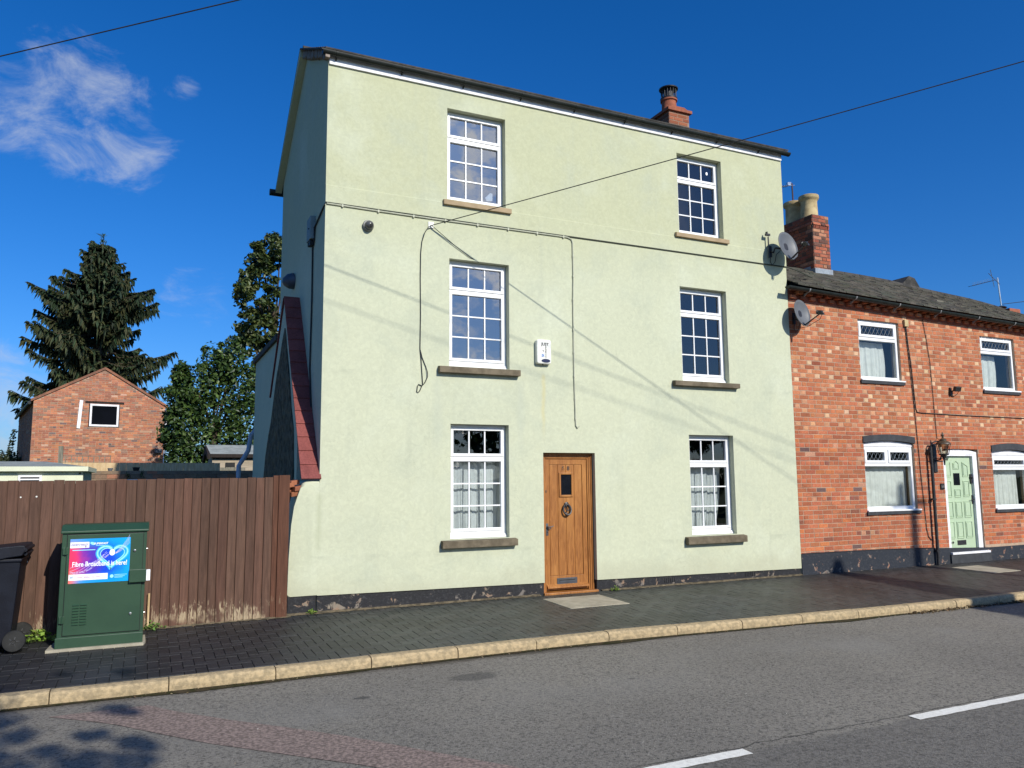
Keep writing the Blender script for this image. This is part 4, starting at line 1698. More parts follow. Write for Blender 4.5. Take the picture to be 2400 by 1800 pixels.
ty = TY - .016
cable('wall_cable', 'black cable dropping from the cream junction box and turning along above the mint door', [(13.14, ty, 4.5), (13.17, ty, 4.1), (13.205, ty, 3.81), (13.235, ty, 3.3), (13.255, ty, 2.93), (13.285, ty, 2.86), (13.4, ty, 2.845), (14.6, ty, 2.83), (16.5, ty, 2.822), (19, ty, 2.80)], .0085, M['cable'])
cable('wall_cable', 'thin black cable running down the bricks between the ground floor window and the pipe', [(13.11, ty, 4.5), (13.15, ty, 4.0), (13.22, ty, 2.9), (13.265, ty, 1.75), (13.32, ty, .68), (13.36, ty, .52), (13.43, ty, .46), (13.49, ty, .455)], .007, M['cable'])
cable('wall_cable', 'thin dark cable running straight from the eaves down to the lantern', [(13.62, ty, 4.72), (13.69, ty, 4.3), (13.75, ty, 3.84), (13.79, ty, 2.37), (13.74, 10.1, 2.32)], .006, M['cable'])
cable('wall_cable', 'black cable lying along the top of the dark plinth of the brick cottage', [(10.18, ty - .012, .355), (11, ty - .012, .352), (12, ty - .012, .346), (13.0, ty - .012, .325), (13.48, ty - .012, .31)], .008, M['cable'])

cy_ = FY - .014
run = [(2.05, cy_, 5.338), (2.4, cy_, 5.335), (2.756, cy_, 5.33), (3.735, cy_, 5.328), (4.72, cy_, 5.331), (5.62, cy_, 5.333), (5.72, cy_, 5.332), (5.79, cy_, 5.31), (5.812, cy_, 5.26), (5.815, cy_, 4.73), (5.802, cy_, 4.366), (5.80, cy_, 3.6), (5.798, cy_, 3.19), (5.81, cy_, 2.55), (5.815, cy_, 2.44), (5.84, cy_, 2.405), (5.872, cy_, 2.43)]
clips = [(2.26, cy_, 5.336), (2.756, cy_, 5.33), (3.26, cy_, 5.328), (3.735, cy_, 5.328), (4.23, cy_, 5.33), (4.72, cy_, 5.331), (5.2, cy_, 5.332), (5.652, cy_, 5.333), (5.814, cy_, 5.05), (5.812, cy_, 4.73), (5.802, cy_, 4.366), (5.80, cy_, 3.9), (5.80, cy_, 3.55), (5.798, cy_, 3.19), (5.805, cy_, 2.85), (5.81, cy_, 2.55)]
cable('clipped_cable', 'cream cable clipped along the render and down to a hook above the oak door', run, .010, M['creamcable'], clips)
cable('clipped_cable', 'dark grey cable running the full width of the rendered house under the raised band', [(2.03, FY - .009, 5.352), (4, FY - .009, 5.348), (7, FY - .009, 5.352), (9.6, FY - .009, 5.350), (10.17, FY - .009, 5.352), (10.5, 10.25, 5.33), (11.2, 10.6, 5.36)], .011, simple('grey_green_cable', (.07, .075, .055), (.05, .055, .04), 8, .7, .2))
hx = FY - .012
hang = [(3.528, FY - .05, 5.218), (3.47, hx - .03, 5.19), (3.42, hx - .02, 5.10), (3.386, hx, 4.97), (3.37, hx, 4.80), (3.367, hx, 4.46), (3.374, hx, 3.95), (3.369, hx, 3.45), (3.385, hx, 3.3), (3.41, hx, 2.96), (3.398, hx, 2.937), (3.35, hx, 2.955), (3.335, hx, 2.93), (3.326, hx, 2.85), (3.345, hx, 2.842), (3.37, hx, 2.87), (3.398, hx, 2.935), (3.44, hx, 2.98), (3.475, hx - .01, 3.06), (3.475, hx - .01, 3.13), (3.455, hx, 3.2), (3.40, hx, 3.33), (3.374, hx, 3.43)]
cable('hanging_cable', 'loose black telephone cable hanging down the render left of the middle window', hang, .0058, M['cable'])
DW = [(3.528, FY - .05, 5.222), (16.28, -2.0, 7.97)]
n = 24
pth = []
for i in range(n + 1):
    t = i / n
    a, b = Vector(DW[0]), Vector(DW[1])
    p = a.lerp(b, t)
    p.z -= .12 * 4 * t * (1 - t) * .5
    pth.append(p)
cable('telephone_wire', 'black telephone wire stretching from the rendered wall up to the right', pth, .0062, M['cable'], cat='wire')
mb = MB()
mb.box(3.48, 3.56, FY - .014, FY - .001, 5.19, 5.28, b=.003)
mb.tube([(3.515, FY - .01, 5.23), (3.52, FY - .05, 5.225)], .008, 6)
tag(mb.build('wire_anchor', M['white']), 'white plastic anchor on the render where the telephone wire is fixed', 'anchor')
mb = MB()
mb.tube([(3.52, FY - .045, 5.215), (3.9, FY - .018, 4.96), (4.12, FY - .013, 4.83), (4.26, FY + .02, 4.78)], .005, 5)
tag(mb.build('telephone_lead', M['cable']), 'thin dark lead running from the wire anchor to the middle left window', 'cable')

D_ = thing('dome_camera', 'grey dome security camera high on the render between corner and window', 'security camera', (2.62, FY, 5.1))
mb = MB()
mb.lathe([(0, 0), (.075, 0), (.078, .03), (.07, .045), (0, .05)], (2.615, FY - .001, 5.10), 22, (0, -1, 0))
mb.build('camera_base', simple('camera_grey', (.16, .16, .155), (.12, .12, .12), 8, .45, .5), D_, smooth=True)
mb = MB()
mb.lathe([(.062, 0), (.060, .025), (.045, .052), (.02, .066), (0, .069)], (2.62, FY - .05, 5.10), 18, (.15, -1, -.12))
mb.build('camera_dome', simple('camera_dome_grey', (.10, .10, .10), (.06, .06, .06), 10, .25, .6), D_, smooth=True)
mb = MB()
mb.lathe([(.022, 0), (.022, .012), (.012, .013)], (2.635, FY - .108, 5.09), 14, (.15, -1, -.12))
mb.build('camera_lens', M['black'], D_)

A_ = thing('alarm_box', 'white burglar alarm box with dark lettering on the render above the oak door', 'alarm box', (5.26, FY, 3.5))
ax0, ax1, az0, az1 = 5.145, 5.385, 3.335, 3.70
mb = MB()
bm = bmesh.new()
bmesh.ops.create_cube(bm, size=1)
for v in bm.verts:
    v.co = Vector(((ax0 + ax1) / 2 + v.co.x * (ax1 - ax0), FY - .038 + v.co.y * .072, (az0 + az1) / 2 + v.co.z * (az1 - az0)))
bmesh.ops.bevel(bm, geom=[e for e in bm.edges if abs(e.verts[0].co.y - e.verts[1].co.y) > .01], offset=.035, segments=5, affect='EDGES', profile=.5)
bmesh.ops.bevel(bm, geom=[e for e in bm.edges if all(v.co.y < FY - .07 for v in e.verts)], offset=.018, segments=3, affect='EDGES', profile=.5)
mb.bm(bm)
mb.build('case', M['white'], A_, smooth=True)
fy_ = FY - .0755
n = 24
mb = MB()
mb.prism([(5.29 + .072 * math.cos(t), 3.383 + .027 * math.sin(t)) for t in np.linspace(0, 2 * math.pi, n + 1)[:-1]], fy_ - .004, fy_ + .004, 'y')
mb.build('strobe_lens', M['navy'], A_)
mb = MB()
mb.tube([(5.255, FY - .04, 3.337), (5.255, FY - .04, 3.32)], .01, 8)
mb.build('stud', M['black'], A_)
text_part('lettering', 'JUST', .060, 5.278, fy_, 3.628, M['inkdark'], A_, .0012)
for i, ch in enumerate('ECURITY'):
    text_part('lettering', ch, .036, 5.292, fy_, 3.587 - .0258 * i, M['inkdark'], A_, .0006)
mb = MB()
for i in range(4):
    for j in range(4):
        if (i + j) % 3 != 2:
            mb.box(5.222 + i * .0105, 5.2315 + i * .0105, fy_ - .001, fy_ + .002, 3.440 + j * .0105, 3.4495 + j * .0105)
mb.build('printed_logo', M['bluelogo'], A_)
mb = MB()
mb.prism([(5.235, 3.54), (5.245, 3.543), (5.258, 3.527), (5.262, 3.515), (5.25, 3.522)], fy_ - .001, fy_ + .002, 'y')
mb.build('printed_swoosh', M['inkdark'], A_)


def sat_dish(label, C, nrm, rad, wallx, wallz, wy):
    C = Vector(C)
    nrm = Vector(nrm).normalized()
    up = Vector((0, 0, 1))
    a = nrm.cross(up).normalized() * -1
    b = nrm.cross(a).normalized()
    if b.z < 0:
        b = -b
    D = thing('satellite_dish', label, 'satellite dish', C, 0, 'satellite dishes by the party wall')
    vs, fs = [], []
    nr, ns = 7, 36
    for i in range(nr + 1):
        r = rad * i / nr
        for j in range(ns):
            t = 2 * math.pi * j / ns
            vs.append(C + (a * math.cos(t) + b * math.sin(t) * 1.06) * r + nrm * (.055 * (i / nr) ** 2 - .04))
    for i in range(nr):
        for j in range(ns):
            fs.append((i * ns + j, i * ns + (j + 1) % ns, (i + 1) * ns + (j + 1) % ns, (i + 1) * ns + j))
    mb = MB()
    mb.mesh(vs, fs)
    o = mb.build('reflector', M['dish'], D, smooth=True)
    md = o.modifiers.new('thick', 'SOLIDIFY')
    md.thickness = .006
    mb = MB()
    mb.tube([C + (a * math.cos(t) + b * math.sin(t) * 1.06) * rad + nrm * .015 for t in np.linspace(0, 2 * math.pi, 37)[:-1]], .005, 5, closed=True)
    mb.build('rim', simple('rim_grey', (.10, .105, .11), (.08, .085, .09), 4, .5, .4), D)
    bot = C - b * rad * .98 + nrm * .012
    lnb = C - b * rad * .45 + nrm * .33
    mb = MB()
    mb.tube([bot - nrm * .03, bot + nrm * .02, lnb - b * .03], .011, 6)
    mb.tube([bot + nrm * .02 + a * .03, lnb - b * .03], .006, 5)
    mb.build('feed_arm', M['blackiron'], D)
    mb = MB()
    ld = (C - lnb).normalized()
    mb.lathe([(.0, -.05), (.028, -.05), (.03, 0), (.026, .03), (.036, .035), (.034, .05), (0, .052)], lnb, 12, ld)
    mb.obox(lnb - b * .03 - ld * .02, a * .022, ld * .05, b * .018)
    mb.tube([lnb - b * .04 - ld * .04, lnb - b * .12 - nrm * .02, bot + b * -.05 + nrm * .05, bot - b * .03 - nrm * .08], .005, 5)
    mb.build('feed_horn', M['blackiron'], D)
    mb = MB()
    w = Vector((wallx, wy, wallz))
    bk = C - nrm * .06
    mb.tube([bk - nrm * .0, bk - nrm * .05, w + Vector((.02, -.11, .03)), w + Vector((0, -.09, -.05)), w], .017, 8)
    mb.obox(bk, a * .05, nrm * .03, b * .09)
    mb.box(wallx - .03, wallx + .03, wy - .02, wy - .001, wallz - .11, wallz + .09)
    mb.tube([bk - nrm * .03, w + Vector((.05, -.1, -.08)), w + Vector((.06, -.05, -.2)), w + Vector((.01, -.03, -.26)), w + Vector((-.03, -.03, -.2)), w + Vector((0, -.02, -.08))], .0065, 5)
    mb.build('wall_mount', M['blackiron'], D)
    return D


d1 = sat_dish('grey satellite dish on the corner of the rendered house above the cottage roof', (9.95, 9.93, 5.635), (.14, -.95, .20), .245, 9.80, 5.60, FY)
mb = MB()
mb.tube([(9.72, 10.14, 5.45), (9.72, 10.14, 5.83)], .012, 6)
mb.obox((9.69, 10.12, 5.86), Vector((.045, 0, 0)), Vector((0, .02, 0)), Vector((0, 0, .018)))
mb.box(9.66, 9.68, 10.10, 10.14, 5.855, 5.91)
mb.build('clamp_pole', M['blackiron'], d1)
sat_dish('grey satellite dish under the gutter at the end of the brick wall', (10.285, 10.02, 4.495), (.20, -.94, .17), .225, 10.28, 4.44, TY - .008)

# aerials
AN = thing('television_aerial', 'short television aerial on a rusty pole behind the twin buff chimney pots', 'aerial', (12.62, 12.45, 7.0))
mb = MB()
mb.tube([(12.72, 12.45, 7.05), (12.70, 12.45, 8.10)], .016, 6)
mb.build('mast', simple('rusty_steel', (.09, .04, .03), (.05, .03, .03), 12, .7, .3), AN)
mb = MB()
mb.tube([(12.78, 12.45, 8.07), (12.30, 12.42, 7.96)], .010, 5)
for k in range(5):
    x = 12.32 + k * .06
    mb.tube([(x, 12.35, 7.96 + k * .013), (x, 12.52, 7.96 + k * .013)], .005, 4)
mb.obox((12.60, 12.45, 8.07), Vector((.05, 0, .01)), Vector((0, .03, 0)), Vector((0, 0, .035)))
mb.build('antenna', M['steel'], AN)
AN = thing('television_aerial', 'long comb shaped television aerial on a mast at the far end of the cottage roof', 'aerial', (18.76, 11.9, 5.5))
mb = MB()
mb.tube([(18.78, 11.9, 5.5), (18.70, 11.9, 6.45)], .018, 6)
mb.build('mast', M['steel'], AN)
mb = MB()
e0, e1 = Vector((18.74, 11.9, 6.42)), Vector((17.52, 11.75, 6.10))
mb.tube([e0, e1], .010, 5)
for k in range(12):
    p = e1.lerp(e0, .02 + k * .055)
    mb.tube([p + Vector((0, -.12, 0)), p + Vector((0, .12, 0)), ], .006, 4)
    mb.tube([p, p + Vector((0, 0, .07))], .006, 4)
mb.tube([(18.55, 11.9, 6.2), (18.42, 11.88, 6.62)], .008, 4)
mb.tube([(18.62, 11.8, 6.25), (18.45, 11.95, 6.55)], .008, 4)
mb.build('antenna', M['steel'], AN)
mb = MB()
mb.lathe([(.05, 0), (.12, .05), (.06, .09)], (18.77, 11.9, 5.66), 8)
mb.build('mast_clamp', M['blackiron'], AN)
cable('aerial_wire', 'thin dark wire leaving the far aerial mast towards the right', [(18.8, 11.9, 5.8), (22, 11, 6.25), (26, 9.5, 6.9)], .008, M['cable'], cat='wire')

# things on the shaded gable
MBX = thing('meter_box', 'weathered grey meter box on the shaded gable with a cable above it', 'meter box', (2.0, 10.97, 5.1))
mb = MB()
mb.box(1.96, 2.034, 10.85, 11.12, 5.04, 5.37, b=.006)
mb.build('case', simple('box_grey', (.22, .28, .28), (.17, .22, .22), 12, .7, .3, .2), MBX)
mb = MB()
mb.box(1.97, 2.034, 10.90, 11.0, 4.96, 5.035, b=.004)
mb.lathe([(0, 0), (.03, 0), (.03, .05), (0, .05)], (2.0, 11.08, 4.98), 10)
mb.lathe([(0, 0), (.012, 0), (.012, .01)], (1.958, 10.94, 5.2), 8, (-1, 0, 0))
mb.build('terminal', M['black'], MBX)
cable('gable_cable', 'dark cable slanting across the shaded gable and dropping past the meter box', [(2.03, FY + .01, 5.33), (2.02, 10.4, 5.28), (2.02, 10.84, 5.2), (2.02, 10.86, 5.03), (2.02, 10.96, 4.95), (2.02, 10.93, 4.2), (2.02, 10.97, 3.2), (2.02, 10.8, 2.6)], .012, M['cable'])
mb = MB()
mb.lathe([(0, 0), (.13, 0), (.13, .02), (.115, .10), (.06, .17), (0, .19)], (2.034, 12.55, 4.83), 18, (-1, 0, -.15))
tag(mb.build('bulkhead_light', simple('navy_shade', (.06, .075, .10), (.04, .05, .07), 6, .4, .5), smooth=True), 'dark hooded light on the shaded gable above the red coping', 'wall light')

# ------------------------------------------------------------------ curtains
def curtain(label, x0, x1, z0, z1, y, waves, amp, seed, bow=0.0, taper=0.0):
    rnd = random.Random(seed)
    n, m_ = 90, 14
    ph = [rnd.uniform(0, 6.28) for _ in range(4)]
    vs, fs = [], []
    for j in range(m_ + 1):
        t = j / m_
        z = z1 + (z0 - z1) * t
        for i in range(n + 1):
            u = i / n
            a = amp * (.35 + .65 * t)
            d = math.sin(u * waves * 6.28 + ph[0] + .5 * math.sin(t * 3 + ph[1])) + .55 * math.sin(u * waves * 2.3 * 6.28 + ph[2] + t) + .3 * math.sin(u * waves * 4.1 * 6.28 + ph[3])
            xx = x0 + (x1 - x0 - taper * (t ** 2)) * u + bow * math.sin(3.14 * t) * (u - .5)
            vs.append((xx, y + a * d, z + .012 * math.sin(u * waves * 6.28 + ph[0]) * (t > .95)))
    for j in range(m_):
        for i in range(n):
            fs.append((j * (n + 1) + i, j * (n + 1) + i + 1, (j + 1) * (n + 1) + i + 1, (j + 1) * (n + 1) + i))
    mb = MB()
    mb.mesh(vs, fs)
    return tag(mb.build('curtain', M['curtain'], smooth=True), label, 'curtain', 'white curtains behind the windows')


curtain('white gathered curtain in the ground floor window left of the oak door', 3.86, 4.72, .84, 1.935, 10.47, 6, .016, 1, .04)
curtain('white curtain filling the left side of the window right of the oak door', 7.92, 8.45, .74, 1.84, 10.47, 4, .016, 2, .03, .10)
curtain('white curtain drawn halfway at the right of the window right of the oak door', 8.37, 8.74, .74, 1.84, 10.50, 3, .015, 3, .03, .16)
curtain('white net curtain in the wide ground floor window of the brick cottage', 11.85, 13.13, 1.02, 1.85, 10.41, 9, .008, 4)
curtain('white curtain in the ground floor window right of the mint door', 15.42, 16.40, .98, 1.78, 10.41, 7, .012, 5)
curtain('white curtain in the upper cottage window nearest the satellite dish', 11.90, 12.72, 3.42, 4.18, 10.43, 4, .018, 6, .06)
curtain('white curtain in the upper cottage window at the right edge', 15.36, 16.05, 3.37, 4.12, 10.43, 3, .02, 7, .06)
mb = MB()
mb.mesh([(4.44, WY + .03, 5.77), (4.535, WY + .03, 5.785), (4.54, WY + .03, 5.90), (4.50, WY + .03, 5.905), (4.42, WY + .03, 5.82),
         (4.44, WY + .034, 5.77), (4.535, WY + .034, 5.785), (4.54, WY + .034, 5.90), (4.50, WY + .034, 5.905), (4.42, WY + .034, 5.82)],
        [(0, 1, 2, 3, 4), (9, 8, 7, 6, 5)])
tag(mb.build('paper_note', M['inkwhite']), 'torn white paper stuck inside the top left window of the rendered house', 'paper')

mb = MB()
mb.prism([(8.575 + .022 * math.cos(t), 6.865 + .03 * math.sin(t)) for t in np.linspace(0, 2 * math.pi, 13)[:-1]], WY + .016, WY + .019, 'y')
tag(mb.build('window_sticker', M['inkwhite']), 'small white sticker on the top right window of the rendered house', 'sticker')

# ------------------------------------------------------------------ fence
F_ = thing('board_fence', 'brown stained vertical board fence with bare worn wood along its foot', 'fence', (-.8, 10.05, 0))


def fence_y(x):
    return 10.14 - .055 * (1.64 - max(x, -1.9)) + .02 * max(0, -1.9 - x)


random.seed(12)
mb = MB()
x = 1.455
i = 0
while x > -9.5:
    w = random.uniform(.096, .112)
    a, b = x - w, x
    x -= w
    zt = 1.700 - .0085 * (1.5 - b) + random.uniform(-.006, .006)
    q = random.uniform(.82, 1.18)
    c = (.104 * q * random.uniform(.95, 1.05), .055 * q, .037 * q)
    y0_ = fence_y((a + b) / 2)
    zb_ = -.03 + random.uniform(-.01, .01)
    ov = .012
    # feather-edged board: thick edge on the left, lapping over the next one
    mb.prism([(a, y0_ - .030), (a + .006, y0_ - .032), (b - .003, y0_ - .008), (b - .003, y0_ + .002), (a, y0_ + .002)], zb_, zt, 'z', c)
panel = mb.build('board_panel', M['fence'], F_)
mb = MB()
mb.mesh([(-9.5, fence_y(-9.5) + .004, -.03), (1.45, fence_y(1.45) + .004, -.03), (1.45, fence_y(1.45) + .004, 1.66), (-9.5, fence_y(-9.5) + .004, 1.58)], [(0, 1, 2, 3)])
mb.build('backing', M['darkwood'], F_)
mb = MB()
for (a, b, yy, zt) in ((1.452, 1.515, 10.105, 1.722), (1.517, 1.648, 10.085, 1.726)):
    q = random.uniform(.9, 1.1)
    mb.box(a, b, yy, yy + .11, -.05, zt, (.105 * q, .045 * q, .026 * q))
mb.build('end_post', M['fence'], F_, bevel=.004)
mb = MB()
for z in (.35, 1.35):
    mb.mesh([(-9.5, fence_y(-9.5) + .01, z), (1.45, fence_y(1.45) + .01, z), (1.45, fence_y(1.45) + .05, z), (-9.5, fence_y(-9.5) + .05, z), (-9.5, fence_y(-9.5) + .01, z + .07), (1.45, fence_y(1.45) + .01, z + .07), (1.45, fence_y(1.45) + .05, z + .07), (-9.5, fence_y(-9.5) + .05, z + .07)], [(0, 1, 2, 3), (4, 5, 6, 7), (0, 1, 5, 4), (3, 2, 6, 7), (0, 3, 7, 4), (1, 2, 6, 5)], (.10, .045, .026))
mb.build('rail', M['fence'], F_)
for px, pz in ((-1.2, 1.502), (-1.054, 1.506), (-1.102, .815), (-1.143, .816)):
    mb = MB()
    yy = fence_y(px) - .024
    mb.lathe([(0, 0), (.010, 0), (.008, .008), (0, .009)], (px, yy + .004, pz), 10, (0, -1, 0))
    mb.build('screw_cap', M['white'], F_)

# ------------------------------------------------------------------ broadband street cabinet
C_ = thing('street_cabinet', 'green steel street cabinet with a bright fibre broadband poster', 'street cabinet', (-.34, 9.4, 0))
cx0, cx1, cy0, cy1 = -.730, .052, 9.25, 9.62
mb = MB()
mb.box(cx0, cx1, cy0, cy1, .10, 1.142, b=.006)
mb.build('body', M['cabgreen'], C_)
mb = MB()
mb.box(cx0 - .012, cx1 + .004, cy0 - .012, cy1 + .01, -.03, .108, b=.005)
mb.build('base_skirt', M['cabgreen'], C_)
mb = MB()
mb.prism([(cy0 - .022, 1.140), (cy0 - .022, 1.162), (cy0 + .10, 1.222), (cy1 + .02, 1.222), (cy1 + .02, 1.140)], cx0 - .012, cx1 + .016, 'x')
mb.build('lid', M['cabgreen'], C_, bevel=.005)
mb = MB()
mb.box(-.684, .022, cy0 - .0095, cy0 - .0005, .124, 1.130)
mb.build('door_seam', M['black'], C_)
mb = MB()
mb.box(-.679, .017, cy0 - .014, cy0 - .0005, .129, 1.125, b=.002)
cdoor = mb.build('door', M['cabgreen'], C_)
for hx_, hz in ((-.690, .965), (-.692, .285)):
    mb = MB()
    mb.box(hx_ - .026, hx_ + .022, cy0 - .024, cy0 - .002, hz - .035, hz + .035, b=.003)
    mb.tube([(hx_ + .002, cy0 - .024, hz - .036), (hx_ + .002, cy0 - .024, hz + .036)], .007, 8)
    mb.build('hinge', M['cabgreen'], cdoor)
for lx, lz in ((-.058, .945), (-.072, .305)):
    mb = MB()
    mb.lathe([(0, 0), (.013, 0), (.012, .012), (.007, .013), (0, .013)], (lx, cy0 - .014, lz), 12, (0, -1, 0))
    mb.build('lock', M['steel'], cdoor)
for vx in (-.602, -.532):
    for k in range(8):
        z = .225 + k * .0275
        mb = MB()
        mb.prism([(cy0 - .013, z), (cy0 - .027, z + .003), (cy0 - .013, z + .017)], vx, vx + .058, 'x')
        mb.build('vent_louvre', M['cabgreen'], cdoor)
px0, px1, pz0, pz1 = -.654, -.102, .638, 1.082
py = cy0 - .0148
mb = MB()
mb.box(px0, px1, py - .003, py, pz0, pz1)
poster = mb.build('poster', M['poster'], cdoor)
pf = py - .0034
# heart drawn as glowing double outline
hc = Vector((-.268, 0, .905))


def heart(s, r, mat, nm, dy=0):
    mb = MB()
    pth = []
    for t in np.linspace(0, 2 * math.pi, 49)[:-1]:
        hx_ = 16 * math.sin(t) ** 3
        hz = 13 * math.cos(t) - 5 * math.cos(2 * t) - 2 * math.cos(3 * t) - math.cos(4 * t)
        pth.append((hc.x + hx_ * s * .0087 + hz * s * .0008, pf - dy, hc.z + hz * s * .0079))
    n_ = len(pth)
    vs, fs = [], []
    for i in range(n_):
        p0, p1 = Vector(pth[i - 1]), Vector(pth[(i + 1) % n_])
        d = (p1 - p0).normalized()
        nn = Vector((d.z, 0, -d.x))
        vs += [Vector(pth[i]) + nn * r, Vector(pth[i]) - nn * r]
    for i in range(n_):
        j = (i + 1) % n_
        fs.append((2 * i, 2 * j, 2 * j + 1, 2 * i + 1))
    mb.mesh(vs, fs)
    mb.build(nm, mat, poster)


heart(1.0, .017, simple('cyan_print', (.04, .45, .85), (.03, .40, .80), 5, .4, .3), 'heart_halo')
heart(1.0, .007, M['glowline'], 'heart_outline', .0004)
heart(.80, .004, M['glowline'], 'heart_outline', .0005)
mb = MB()


def ribbon(mb, pts, r, dy=.0008):
    vs, fs = [], []
    n_ = len(pts)
    for i in range(n_):
        p0, p1 = Vector((pts[max(i - 1, 0)][0], 0, pts[max(i - 1, 0)][1])), Vector((pts[min(i + 1, n_ - 1)][0], 0, pts[min(i + 1, n_ - 1)][1]))
        d = (p1 - p0).normalized()
        nn = Vector((d.z, 0, -d.x)) * r
        c = Vector((pts[i][0], pf - dy, pts[i][1]))
        vs += [c + nn, c - nn]
    for i in range(n_ - 1):
        fs.append((2 * i, 2 * i + 2, 2 * i + 3, 2 * i + 1))
    mb.mesh(vs, fs)


for k in range(7):
    pts_ = []
    for t in np.linspace(0, 1, 24):
        x_ = px0 + .01 + (.30 + .012 * k) * t
        z_ = .715 + .012 * k + .02 * math.sin(t * 6 + k * 1.1) + (.20 - .006 * k) * t ** 2
        pts_.append((x_, z_))
    ribbon(mb, pts_, .0012)
for k in range(5):
    pts_ = [(-.25 + .14 * t, .92 + .02 * k * t + .11 * t ** 1.6) for t in np.linspace(0, 1, 12)]
    ribbon(mb, pts_, .0011)
mb.build('light_trails', simple('pale_violet_print', (.70, .62, .95), (.62, .55, .9), 5, .4, .3), poster)
mb = MB()
mb.prism([(-.268 + .026 * math.cos(t), .935 + .032 * math.sin(t)) for t in np.linspace(0, 2 * math.pi, 19)[:-1]], pf - .0012, pf - .0006, 'y')
mb.build('light_burst', M['inkwhite'], poster)
mb = MB()
mb.box(-.652, -.482, pf - .001, pf, .992, 1.050)
mb.build('white_label', M['inkwhite'], poster)
text_part('lettering', 'openreach', .036, -.567, pf - .0016, 1.026, simple('violet_print', (.16, .10, .32), (.14, .09, .3), 4, .5, .3), poster, .0004, ext=.0005)
text_part('lettering', 'BT', .018, -.51, pf - .0016, 1.004, M['inkdark'], poster, .0004, ext=.0005)
text_part('lettering', 'SUPERFAST', .026, -.375, pf - .0016, 1.030, M['inkwhite'], poster, .0008, ext=.0005)
mb = MB()
mb.prism([(-.452 + .022 * math.cos(t), 1.033 + .014 * math.sin(t) - .006 * math.cos(t)) for t in np.linspace(0, 2 * math.pi, 15)[:-1]], pf - .001, pf - .0003, 'y')
mb.box(-.42, -.34, pf - .001, pf - .0003, 1.008, 1.013)
mb.box(-.630, -.425, pf - .001, pf - .0003, .9655, .973)
mb.build('small_print', M['glowline'], poster)
text_part('headline', 'Fibre Broadband is here!', .068, -.376, pf - .0022, .826, M['inkwhite'], poster, .0011, ext=.0006, sx=.74)
mb = MB()
mb.box(-.652, -.300, pf - .001, pf, .668, .728)
mb.build('white_label', M['inkwhite'], poster)
mb = MB()
for a, w in ((-.575, .05), (-.515, .055), (-.44, .02), (-.41, .045)):
    mb.box(a, a + w, pf - .0018, pf - .0011, .690, .696)
    mb.box(a, a + w * .8, pf - .0018, pf - .0011, .701, .705)
mb.build('small_print', simple('rose_print', (.6, .25, .3), (.45, .3, .4), 20, .5, .3), poster)
text_part('lettering', 'BT', .026, -.622, pf - .0016, .698, M['bluelogo'], poster, .0006, ext=.0005)
mb = MB()
mb.prism([(-.262 + .017 * math.cos(t), .694 + .017 * math.sin(t)) for t in np.linspace(0, 2 * math.pi, 17)[:-1]], pf - .001, pf - .0003, 'y')
for a, b, z in ((-.238, -.122, .705), (-.238, -.142, .690), (-.238, -.16, .678)):
    mb.box(a, b, pf - .001, pf - .0003, z, z + .005)
mb.build('small_print', M['glowline'], poster)
mb = MB()
mb.box(-.100, .060, cy0 - .055, cy0 - .0145, .622, .752, b=.004)
lb_ = mb.build('lock_guard', M['cabgreen'], C_)
mb = MB()
mb.box(.061, .098, cy0 - .045, cy0 + .012, .632, .742, b=.003)
mb.build('side_tag', M['inkwhite'], C_)
mb = MB()
for z in (.955, .30):
    mb.lathe([(0, 0), (.009, 0), (.009, .014), (0, .015)], (cx1 - .001, cy0 + .03, z), 8, (1, 0, 0))
mb.build('side_bolt', M['steel'], C_)
mb = MB()
random.seed(2)
poly = [(-.815, 9.20), (-.5, 9.205), (.065, 9.19), (.085, 9.30), (.08, 9.66), (-.76, 9.70), (-.80, 9.45)]
mb.prism(poly, -.03, .006, 'z')
tag(mb.build('cabinet_plinth', M['concrete']), 'thin pale concrete base showing round the foot of the green cabinet', 'concrete base')
mb = MB()
mb.tube([(.105, 10.0, .0), (.105, 10.0, .40)], .012, 6)
tag(mb.build('marker_stake', M['newwood']), 'thin pale wooden stake by the fence right of the green cabinet', 'stake')

# ------------------------------------------------------------------ wheelie bin
B_ = thing('wheelie_bin', 'black wheelie bin with a sloping lid at the left edge by the fence', 'wheelie bin', (-1.45, 9.55, 0))
by0, by1 = 9.32, 9.86
mb = MB()
lo = [(-1.74, by0 + .06), (-1.145, by0 + .06), (-1.145, by1 - .05), (-1.74, by1 - .05)]
hi = [(-1.80, by0), (-1.085, by0), (-1.085, by1), (-1.80, by1)]
zs_ = [.05, .90]
vs = [(p[0], p[1], .05) for p in lo] + [(p[0], p[1], .90) for p in hi]
mb.mesh(vs, [(3, 2, 1, 0), (0, 1, 5, 4), (1, 2, 6, 5), (2, 3, 7, 6), (3, 0, 4, 7), (4, 5, 6, 7)])
mb.box(-1.82, -1.075, by0 - .015, by1 + .015, .87, .905)
mb.build('bin_body', M['binplastic'], B_, bevel=.012)
mb = MB()
mb.prism([(-1.90, .885), (-1.90, .915), (-1.8, .955), (-1.4, 1.01), (-1.10, 1.035), (-1.055, 1.032), (-1.045, .985), (-1.075, .93), (-1.2, .915), (-1.4, .87), (-1.6, .84), (-1.9, .83)], by0 - .035, by1 + .035, 'y')
mb.build('bin_lid', M['binplastic'], B_, bevel=.01)
mb = MB()
mb.tube([(-1.05, by0 + .02, .945), (-1.05, by1 - .02, .945)], .016, 8)
mb.tube([(-1.05, by0 - .03, .99), (-1.05, by1 + .03, .99)], .02, 8)
mb.build('bin_handle', M['binplastic'], B_)
